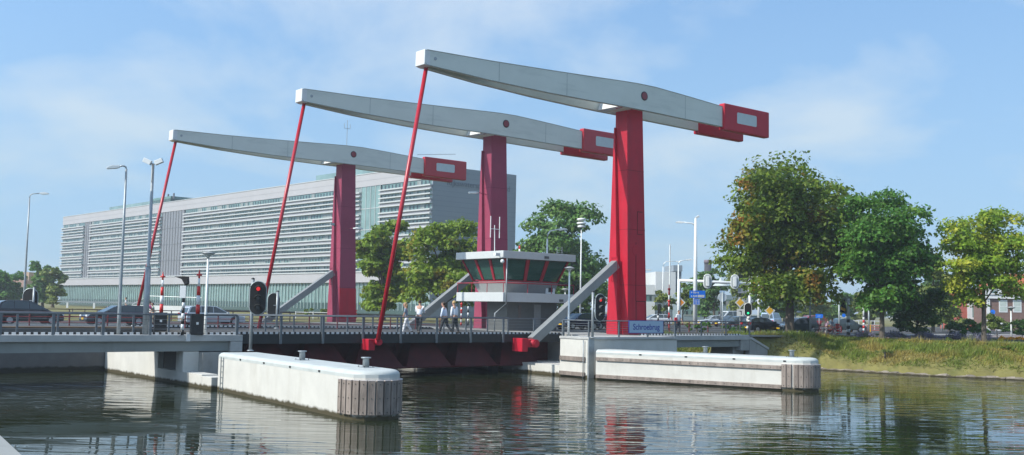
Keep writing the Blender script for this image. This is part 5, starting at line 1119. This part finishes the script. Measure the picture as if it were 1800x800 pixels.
# ================================================================ FAR BUILDINGS
fb = thing('brick_building', 'low brick building with square tower behind the trees at the far left', 'building', foot(44, 300, .3), R(-3)); brk = M('brick_pink', (.42,.27,.22), .85, var=.12)
MB().box(-4.0, 1.6, -4, 4, 0, DD(34, 492, 300).z).build('wall', brk, fb); MB().box(-.6, 2.2, -3, 3, 0, DD(46, 480, 296).z).build('tower', M('brick_pale', (.52,.38,.28), .85), fb); MB().box(-4.2, -.65, -4.2, 4.2, DD(34, 492, 300).z, DD(34, 492, 300).z+.5).build('roof', brk, fb)
for k in range(3): MB().box(-3.5+k*.9, -2.9+k*.9, -4.05, -4.001, 2.2, 3.8).build('window', gteal, fb)
d0 = 240; fb = thing('factory_building', 'tall white windowless factory block behind the street lamps', 'building', foot(1152, d0, -.1), R(5)); wz = DD(1170, 477, d0).z; wd = foot(1188, d0, 0).x-foot(1152, d0, 0).x
MB().box(0, wd, 0, 12, 0, wz).build('wall', whitep, fb); MB().box(wd, wd+1.6, 1, 9, 0, wz+.2).build('grey_annex', gpan, fb); MB().box(wd-.4, wd+1.7, .5, 9.5, wz+.2, wz+1.6).build('roof_tank', endm, fb)
for k in range(3): MB().box(1+k*1.5, 1.8+k*1.5, -.05, -.001, 1, 2.2).build('window', gteal, fb)
o = thing('low_office', 'low white building with dark window band at the right edge of the nearest red tower', 'building', foot(1128, 235, -.1), R(4)); z5 = DD(1145, 500, 235).z
MB().box(0, 3.0, 0, 10, 0, z5*.52).build('lower_wall', whitep, o); MB().box(0.01, 2.95, .15, 9.9, z5*.52+.003, z5*.72).build('window_band', gteal, o); MB().box(0, 3.0, 0, 10, z5*.72+.003, z5).build('upper_wall', whitep, o)
ck = thing('chimney', 'dark round factory chimney behind the junction trees', 'chimney', foot(1244, 260, 0)); zc_ = DD(1244, 457, 260).z; MB().tube([(0,0,0),(0,0,zc_-.9)], [1.05,.9], 16).build('stack', M('chimney_dark', (.05,.05,.06), .8), ck); MB().tube([(0,0,zc_-.9),(0,0,zc_)], 1.0, 16).build('rim', M('chimney_rim', (.16,.13,.15), .8), ck)
o = thing('glass_office', 'far low glass office behind the junction cars', 'building', foot(1200, 215, -.1), R(6)); MB().box(0, 13, 0, 8, 0, 5.6).build('wall', M('office_blue_grey', (.20,.26,.29), .6), o)
for k in range(2): MB().box(.3, 12.7, -.06, -.001, 1.1+k*2.3, 2.4+k*2.3).build('window_band', gteal, o)
# brick house with orange roof
d0 = 150; hs = thing('brick_house', 'brown brick house with orange tiled roof and white sash windows', 'house', foot(1741, d0, -.1), R(-8)); sc_ = d0/FPX
brown = M('brick_brown', (.17,.105,.085), .9, var=.15, scale=2, dirt=((.10,.07,.06), .5, 3, (1,1,1))); tile = M('roof_tile_orange', (.34,.10,.035), .8, var=.2, scale=2, stretch=(1,1,4))
W1 = 15.0; ze = DD(1770, 518, d0).z; zr_ = DD(1770, 478, d0).z
MB().box(-1.0, W1, 0, 9, 0, ze-.5).build('wall', brown, hs); MB().box(-1.2, W1+.2, -.35, 9.2, ze-.5, ze+.05).build('cornice', whitep, hs)
MB().prism([(-.3, ze+.052), (9.2, ze+.052), (4.5, zr_)], 'x', 3.2, W1+.1).build('roof', tile, hs, True)
q = MB(); q.prism([(-1.2, ze+.055), (2.8, ze+.055), (.8, ze+2.6)], 'y', -.3, 5).build('dormer_gable', tile, hs, True); MB().prism([(3.2, ze+.056), (7.0, ze+.056), (5.1, zr_-.2)], 'y', -.42, 5).build('front_gable', tile, hs, True)
MB().box(-.9, 1.8, -.5, -.305, ze+.06, ze+1.3).build('dormer', whitep, hs); MB().box(.0,.9,-.53,-.501, ze+.3, ze+1.05).build('dormer_window', gteal, hs)
for uu in (1762, 1785, 1808):
    x_ = (foot(uu, d0, 0).x-hs.location.x)/math.cos(R(8)); z1_, z0_ = DD(uu, 526, d0).z, DD(uu, 548, d0).z; f_ = MB().box(x_-.58, x_+.58, -.06, -.001, z0_, z1_).build('window', whitep, hs)
    MB().box(x_-.45, x_+.45, -.075, -.061, z0_+.15, (z0_+z1_)/2-.04).build('pane', M('pane_light', (.40,.46,.42), .15), f_); MB().box(x_-.45, x_+.45, -.075, -.061, (z0_+z1_)/2+.04, z1_-.12).build('pane', M('pane_light', (.4,.46,.42), .15), f_)
MB().box(-.55,-.1,-.2,-.001,0,ze-.5).build('white_pilaster', whitep, hs); MB().box(.4,2.6,-.9,-.8,0,1.2).build('garden_fence', whitep, hs)
MB().box(11.0,11.4,-.25,-.001,0,ze-.5).build('drainpipe', hd, hs); MB().tube([(1.5,4,zr_-1.6),(1.5,4,zr_+.2)], .3, 8).build('chimney', brown, hs)
h2_ = thing('low_house', 'low red house with white bay window left of the brown brick house', 'house', foot(1683, 155, -.1), R(-5)); z9 = DD(1700, 528, 155).z
MB().box(0, 4.6, 0, 8, 0, z9).build('wall', M('brick_red', (.36,.10,.07), .85), h2_); MB().prism([(-.2, z9), (8.2, z9), (4, z9+1.7)], 'x', -.2, 4.8).build('roof', tile, h2_, True)
MB().box(1.4, 3.2, -.1, -.001, 1.6, z9-.1).build('bay_frame', whitep, h2_); MB().box(2.1, 3.0, -.13, -.101, 1.9, z9-.4).build('pane', gpale, h2_); MB().box(3.4, 4.5, -.12, -.001, 0, z9+.6).build('white_gable', whitep, h2_)

# ================================================================ TREES
def tree(name, label, P, H, rx, rz_, zc, trunk_r, mat, n_leaf, leaf, nb=26, seed=1, bark_m=None, ry=None, group=None, cat='tree', core=.55, limbs=9, trunk=True, low=.0, gap=.0, shape=None):
    """tapered trunk, limbs reaching the leaf masses, a crown of leaf-sized faces gathered in uneven boughs"""
    rg = np.random.default_rng(seed); o = thing(name, label, cat, P, 0, group); ry = ry or rx; bark_m = bark_m or bark
    C = np.array([0, 0, zc]); boughs = []
    k = 0
    while len(boughs) < nb and k < 4000:
        k += 1; d = rg.normal(size=3); d /= np.linalg.norm(d); d = np.sign(d)*np.abs(d)**.90; rr_ = rg.uniform(.55, .88) if len(boughs) > nb*.25 else rg.uniform(.05, .55)
        c = C+d*np.array([rx, ry, rz_])*rr_
        if shape == 'broad' and c[2] < zc-rz_*.55 and rg.random() < .5: continue
        if c[2] < low: continue
        boughs.append((c, rg.uniform(.20, .36)*min(rx, rz_)*(1.0 if rr_ > .5 else 1.35)))
    # limbs
    if trunk:
        q = MB(); top_ = zc+rz_*.45; wob = rg.normal(0, .06*trunk_r*4, (6, 2)); pts = []; rs = []
        for j, f in enumerate(np.linspace(0, 1, 6)): pts.append((wob[j,0]*f, wob[j,1]*f, top_*f)); rs.append(trunk_r*(1.25 if j == 0 else 1)*(1-.80*f))
        q.tube([(0,0,-.3),(0,0,.02)]+[(pts[0][0],pts[0][1],.35)]+pts[1:], [trunk_r*1.55, trunk_r*1.35, trunk_r*1.05]+rs[1:], 12); q.build('trunk', bark_m, o)
        for c, r in boughs[:limbs*2:2] if len(boughs) > limbs*2 else boughs[:limbs]:
            f = min(.92, max(.30, (c[2]-rz_*.5)/top_)); z0 = top_*f*.85; s0 = Vector((0,0,z0)); e0_ = Vector(c); m0 = s0.lerp(e0_, .5)+Vector((0,0,.12*(e0_-s0).length*0))
            q = MB(); q.tube([s0, m0, e0_], [trunk_r*.42*(1-f*.5), trunk_r*.25, trunk_r*.08], 7); q.build('limb', bark_m, o)
    # leaves
    w = np.array([r**2 for c, r in boughs]); w /= w.sum(); pick = rg.choice(len(boughs), n_leaf, p=w); Cc = np.array([c for c, r in boughs])[pick]; Rc = np.array([r for c, r in boughs])[pick]
    d = rg.normal(size=(n_leaf, 3)); d /= np.linalg.norm(d, axis=1)[:, None]; d[:, 2] = np.where(d[:, 2] < -.35, -d[:, 2]*.6, d[:, 2])
    rad = Rc*(core+(1.12-core)*rg.random(n_leaf)**.6); lump = 1+.22*np.sin(d[:,0]*5+Cc[:,0]*3)*np.sin(d[:,1]*6+Cc[:,1]*2+1)+.18*np.sin(d[:,2]*7+Cc[:,2])
    Pn = Cc+d*(rad*lump)[:, None]*np.array([1, 1, .85])
    nrm = d*.7+rg.normal(0, .55, (n_leaf, 3))+np.array([0, 0, .5]); nrm /= np.linalg.norm(nrm, axis=1)[:, None]
    a = np.cross(nrm, rg.normal(size=(n_leaf, 3))); a /= np.linalg.norm(a, axis=1)[:, None]; b = np.cross(nrm, a); s = leaf*rg.uniform(.55, 1.35, n_leaf)[:, None]
    droop = nrm*(-.18)*s
    V = np.stack([Pn-a*s, Pn-b*s*.62+droop*0, Pn+a*s+droop, Pn+b*s*.62], 1).reshape(-1, 3); F = np.arange(n_leaf*4).reshape(-1, 4)
    np_mesh('crown', V, F, mat, o); return o
chest = leafmat('leaf_chestnut', (0.115,0.200,0.018), (0.336,0.150,0.024), .55, .32, .40, .025)
lf_g = leafmat('leaf_mid_green', (0.075,0.188,0.025), (0.120,0.246,0.031), .52, .5, .40, .02); lf_y = leafmat('leaf_yellow_green', (.19,.31,.024), (.38,.40,.035), .50, .6, .42, .02)
lf_c2 = leafmat('leaf_chestnut_far', (.165,.265,.022), (.28,.22,.03), .54, .35, .40, .025); lf_p = leafmat('leaf_poplar', (0.094,0.194,0.040), (0.138,0.246,0.048), .5, .3, .38, .02)
lf_o = leafmat('leaf_olive', (0.150,0.213,0.044), (0.240,0.264,0.060), .5, .5, .38, .02); lf_d = leafmat('leaf_dark', (0.060,0.131,0.027), (0.096,0.180,0.038), .5, .6, .35, .02)
def tr(label, u, dist, z0, vtop, u0, u1, vlow, mat, n, leaf, seed, tr_, name='tree', nb=26, **k):
    P = foot(u, dist, z0); H = DD(u, vtop, dist).z-z0; rx = abs(foot(u1, dist, 0).x-foot(u0, dist, 0).x)/2; zl = DD(u, vlow, dist).z-z0; cxo = (foot(u1, dist, 0).x+foot(u0, dist, 0).x)/2-P.x
    o = tree(name, label, P, H, rx*1.04, (H-zl)/2*1.13, (H+zl)/2, tr_, mat, n, leaf, nb, seed, **k)
    return o
tr('large chestnut tree with browning leaves and thick trunk on the right bank', 1388, 91, -.15, 272, 1266, 1508, 566, chest, 46000, .19, 3, .42, 'chestnut_tree', 90, limbs=14, low=2.5)
tr('dark green round maple tree between the chestnut and the yellowish tree', 1550, 86, -.2, 343, 1464, 1628, 560, lf_g, 36000, .165, 5, .22, 'maple_tree', 95, limbs=12, low=2.2)
tr('yellow green young maple tree at the right end of the bank', 1729, 84, -.25, 366, 1644, 1798, 548, lf_y, 23000, .15, 8, .20, 'maple_tree', 72, limbs=12, low=2.2)
tr('tall leafy tree behind the second lift rod, left one of the pair before the office', 672, 135, -.05, 380, 618, 730, 572, lf_c2, 16000, .30, 11, .4, 'tree', 34, low=.6)
tr('broad browning chestnut tree left of the control house', 782, 128, -.05, 388, 710, 868, 572, lf_c2, 22000, .28, 13, .4, 'chestnut_tree', 46, low=.6)
tr('large dense poplar behind the control house', 985, 150, -.1, 360, 896, 1070, 590, lf_p, 32000, .30, 17, .4, 'poplar_tree', 52, low=.4)
tr('dark green tree filling the gap between the two middle towers and the poplar', 900, 165, -.1, 430, 850, 960, 565, lf_d, 9000, .34, 19, .3, 'tree', 24, low=.3)
tr('green tree at the extreme left edge', 8, 240, .3, 480, -35, 38, 545, lf_g, 7000, .42, 21, .3, 'tree', 24, low=.2)
tr('grey green tree beside the left end of the office', 74, 230, .3, 452, 52, 104, 540, lf_p, 7000, .38, 23, .3, 'tree', 24, low=.2)
tr('yellowish tree touching the left end of the office', 92, 215, .3, 470, 68, 116, 540, lf_o, 6000, .36, 25, .3, 'tree', 20, low=.2)
tr('thin young tree with sparse leaves in front of the white factory', 1166, 150, -.1, 500, 1150, 1188, 562, lf_o, 1500, .22, 27, .1, 'young_tree', 16, low=.6)
tr('thin young tree between the factory and the blue route sign', 1200, 152, -.1, 492, 1184, 1222, 560, lf_o, 1900, .22, 28, .1, 'young_tree', 16, low=.6)
tr('dense tree directly behind the blue route sign', 1240, 190, -.1, 480, 1206, 1280, 555, lf_p, 7000, .32, 29, .3, 'tree', 26, low=.2)
tr('round tree beside the dark chimney', 1255, 170, -.1, 470, 1232, 1276, 552, lf_d, 4500, .28, 31, .2, 'tree', 20, low=.2)
tr('tall hazy tree behind the right half of the gantry', 1318, 200, -.1, 468, 1278, 1362, 556, lf_o, 9000, .34, 33, .3, 'tree', 28, low=.2)
tr('dark tree behind the light blue van', 1362, 185, -.1, 490, 1330, 1410, 566, lf_d, 7000, .32, 35, .3, 'tree', 26, low=.2)
tr('far tree behind the red car', 1420, 200, -.1, 500, 1385, 1462, 566, lf_o, 6000, .32, 37, .3, 'tree', 24, low=.2)
tr('distant round tree behind the striped mast', 1492, 210, -.1, 518, 1455, 1530, 566, lf_p, 6000, .34, 39, .3, 'tree', 24, low=.2)
tr('distant tree behind the red and white banded signal post', 1535, 190, -.1, 512, 1505, 1570, 566, lf_o, 5000, .30, 41, .3, 'tree', 22, low=.2)
tr('tall thin crowned olive tree rising between the two right maples', 1640, 118, -.2, 448, 1600, 1684, 580, lf_o, 10000, .20, 43, .2, 'tree', 30, low=.3)
tr('dark bushy small tree on the bank right of the round maple', 1612, 89.5, -.2, 500, 1562, 1668, 588, lf_d, 11000, .14, 45, .12, 'small_tree', 30, low=.2)
tr('tree hiding the left part of the low red house', 1668, 128, -.2, 520, 1640, 1700, 580, lf_o, 3600, .2, 47, .15, 'small_tree', 18, low=.2)
for i_, (lab, u, d_, vt, w_, mt, sd_) in enumerate((('broad distant tree mass behind the bicycles', 1448, 230, 522, 80, lf_p, 71), ('low distant trees seen under the round maple crown', 1520, 250, 526, 90, lf_o, 72), ('dark distant tree between the round maple and the bushy tree', 1582, 220, 512, 80, lf_d, 73), ('far tree left of the chestnut trunk', 1378, 240, 518, 70, lf_p, 74), ('low far tree under the left half of the gantry', 1222, 235, 510, 76, lf_p, 75), ('far tree between the tower and the white factory', 1140, 250, 532, 60, lf_o, 76), ('far tree filling the gap left of the low red house', 1650, 200, 500, 90, lf_d, 77))):
    tr(lab, u, d_, -.1, vt, u-w_/2, u+w_/2, 566, mt, 6000, .36, sd_, .25, 'tree', 24, low=.1)
def shrub(label, u, dist, z0, vtop, w_px, mat, n, leaf, seed, name='shrub'):
    P = foot(u, dist, z0); H = DD(u, vtop, dist).z-z0; rx = w_px/2*dist/FPX
    return tree(name, label, P, H, rx, H*.5, H*.5, .05, mat, n, leaf, 12, seed, cat='shrub', core=.3, limbs=4, ry=min(rx, 1.5), low=.05)
shrub('dark green shrub row left of the yellowish maple trunk', 1690, 92, -.25, 560, 84, lf_d, 4200, .10, 51)
shrub('bright green shrub just left of the yellowish maple trunk', 1712, 91, -.25, 563, 50, lf_g, 3000, .10, 52)
shrub('tangled bush with pale blossom right of the yellowish maple trunk', 1752, 95, -.25, 550, 74, lf_o, 5200, .10, 53)
shrub('grey green bush at the right edge of the picture', 1796, 92, -.25, 552, 64, lf_d, 3600, .10, 54)
shrub('low bush in front of the pale silver car on the right approach', 1225, 92, -.1, 563, 60, lf_g, 3200, .10, 55)
shrub('low weeds at the foot of the priority sign', 1285, 92, -.1, 572, 60, lf_g, 2200, .09, 56)
shrub('green weeds on the bank top left of the chestnut trunk', 1368, 86.5, -.25, 583, 38, lf_g, 1500, .08, 57)
shrub('tuft of tall dark green weeds halfway up the slope right of the guide wall', 1555, 80.5, -1.2, 612, 40, lf_o, 1500, .06, 66)
shrub('rusty brown dock weeds on the slope below the yellow flowers', 1775, 78.5, -1.0, 606, 44, chest, 1500, .06, 67)
shrub('tall dark weeds growing on the slope below the dark bushy tree', 1672, 82.5, -1.0, 590, 56, lf_o, 2600, .07, 58)
shrub('green undergrowth behind the round maple trunk', 1562, 91, -.25, 585, 50, lf_g, 1500, .08, 59)
shrub('green hedge below the left end of the white guard rail', 560, 140, 0, 541, 100, lf_o, 1500, .16, 60, 'hedge')
# lavender and yellow flowers
def flowers(label, name, u0, u1, dist, h, mat, n, seed, w=.025, depth=1.2):
    rg = np.random.default_rng(seed); A, B = foot(u0, dist, -.22), foot(u1, dist, -.22); k = rg.random(n); Pn = np.array(A)[None]*(1-k[:, None])+np.array(B)[None]*k[:, None]; Pn[:, 1] += rg.uniform(-depth/2, depth/2, n)
    hh = h*rg.uniform(.45, 1.1, n)*(.7+.3*np.sin(k*23)); Pn[:, 2] += hh*rg.uniform(.5, 1, n); a = rg.normal(size=(n, 3))*w; b = rg.normal(size=(n, 3))*w; b[:, 2] += w
    V = np.stack([Pn-a, Pn-b, Pn+a, Pn+b], 1).reshape(-1, 3); tag(np_mesh(name, V, np.arange(n*4).reshape(-1, 4), mat), label, 'flowers', kind='stuff')
lav = leafmat('flower_lavender', (.20,.19,.28), (.12,.15,.10), .5, 1.5, .2, .02); yel = leafmat('flower_yellow', (.72,.34,.01), (.55,.30,.02), .5, 2, .2, .01)
flowers('grey mauve lavender in bloom along the top of the bank', 'lavender', 1505, 1700, 87.8, .75, lav, 9000, 61); flowers('grey mauve lavender around the yellowish maple trunk', 'lavender', 1700, 1740, 85.2, .75, lav, 2200, 62)
flowers('bright orange yellow flowers in a low bed at the right', 'yellow_flowers', 1758, 1812, 87, .42, yel, 3500, 63, .04, .9)

# ---- thin summer haze over the whole place
hm = bpy.data.materials.new('haze'); hm.use_nodes = True; t = hm.node_tree; t.nodes.clear(); o_ = t.nodes.new('ShaderNodeOutputMaterial'); v_ = t.nodes.new('ShaderNodeVolumePrincipled')
v_.inputs['Color'].default_value = (.86,.93,1,1); v_.inputs['Density'].default_value = .00042; v_.inputs['Anisotropy'].default_value = .2; t.links.new(v_.outputs[0], o_.inputs['Volume'])
tag(MB().box(-2600, 2600, -60, 4600, -6.0, 36).build('haze', hm), kind='stuff')
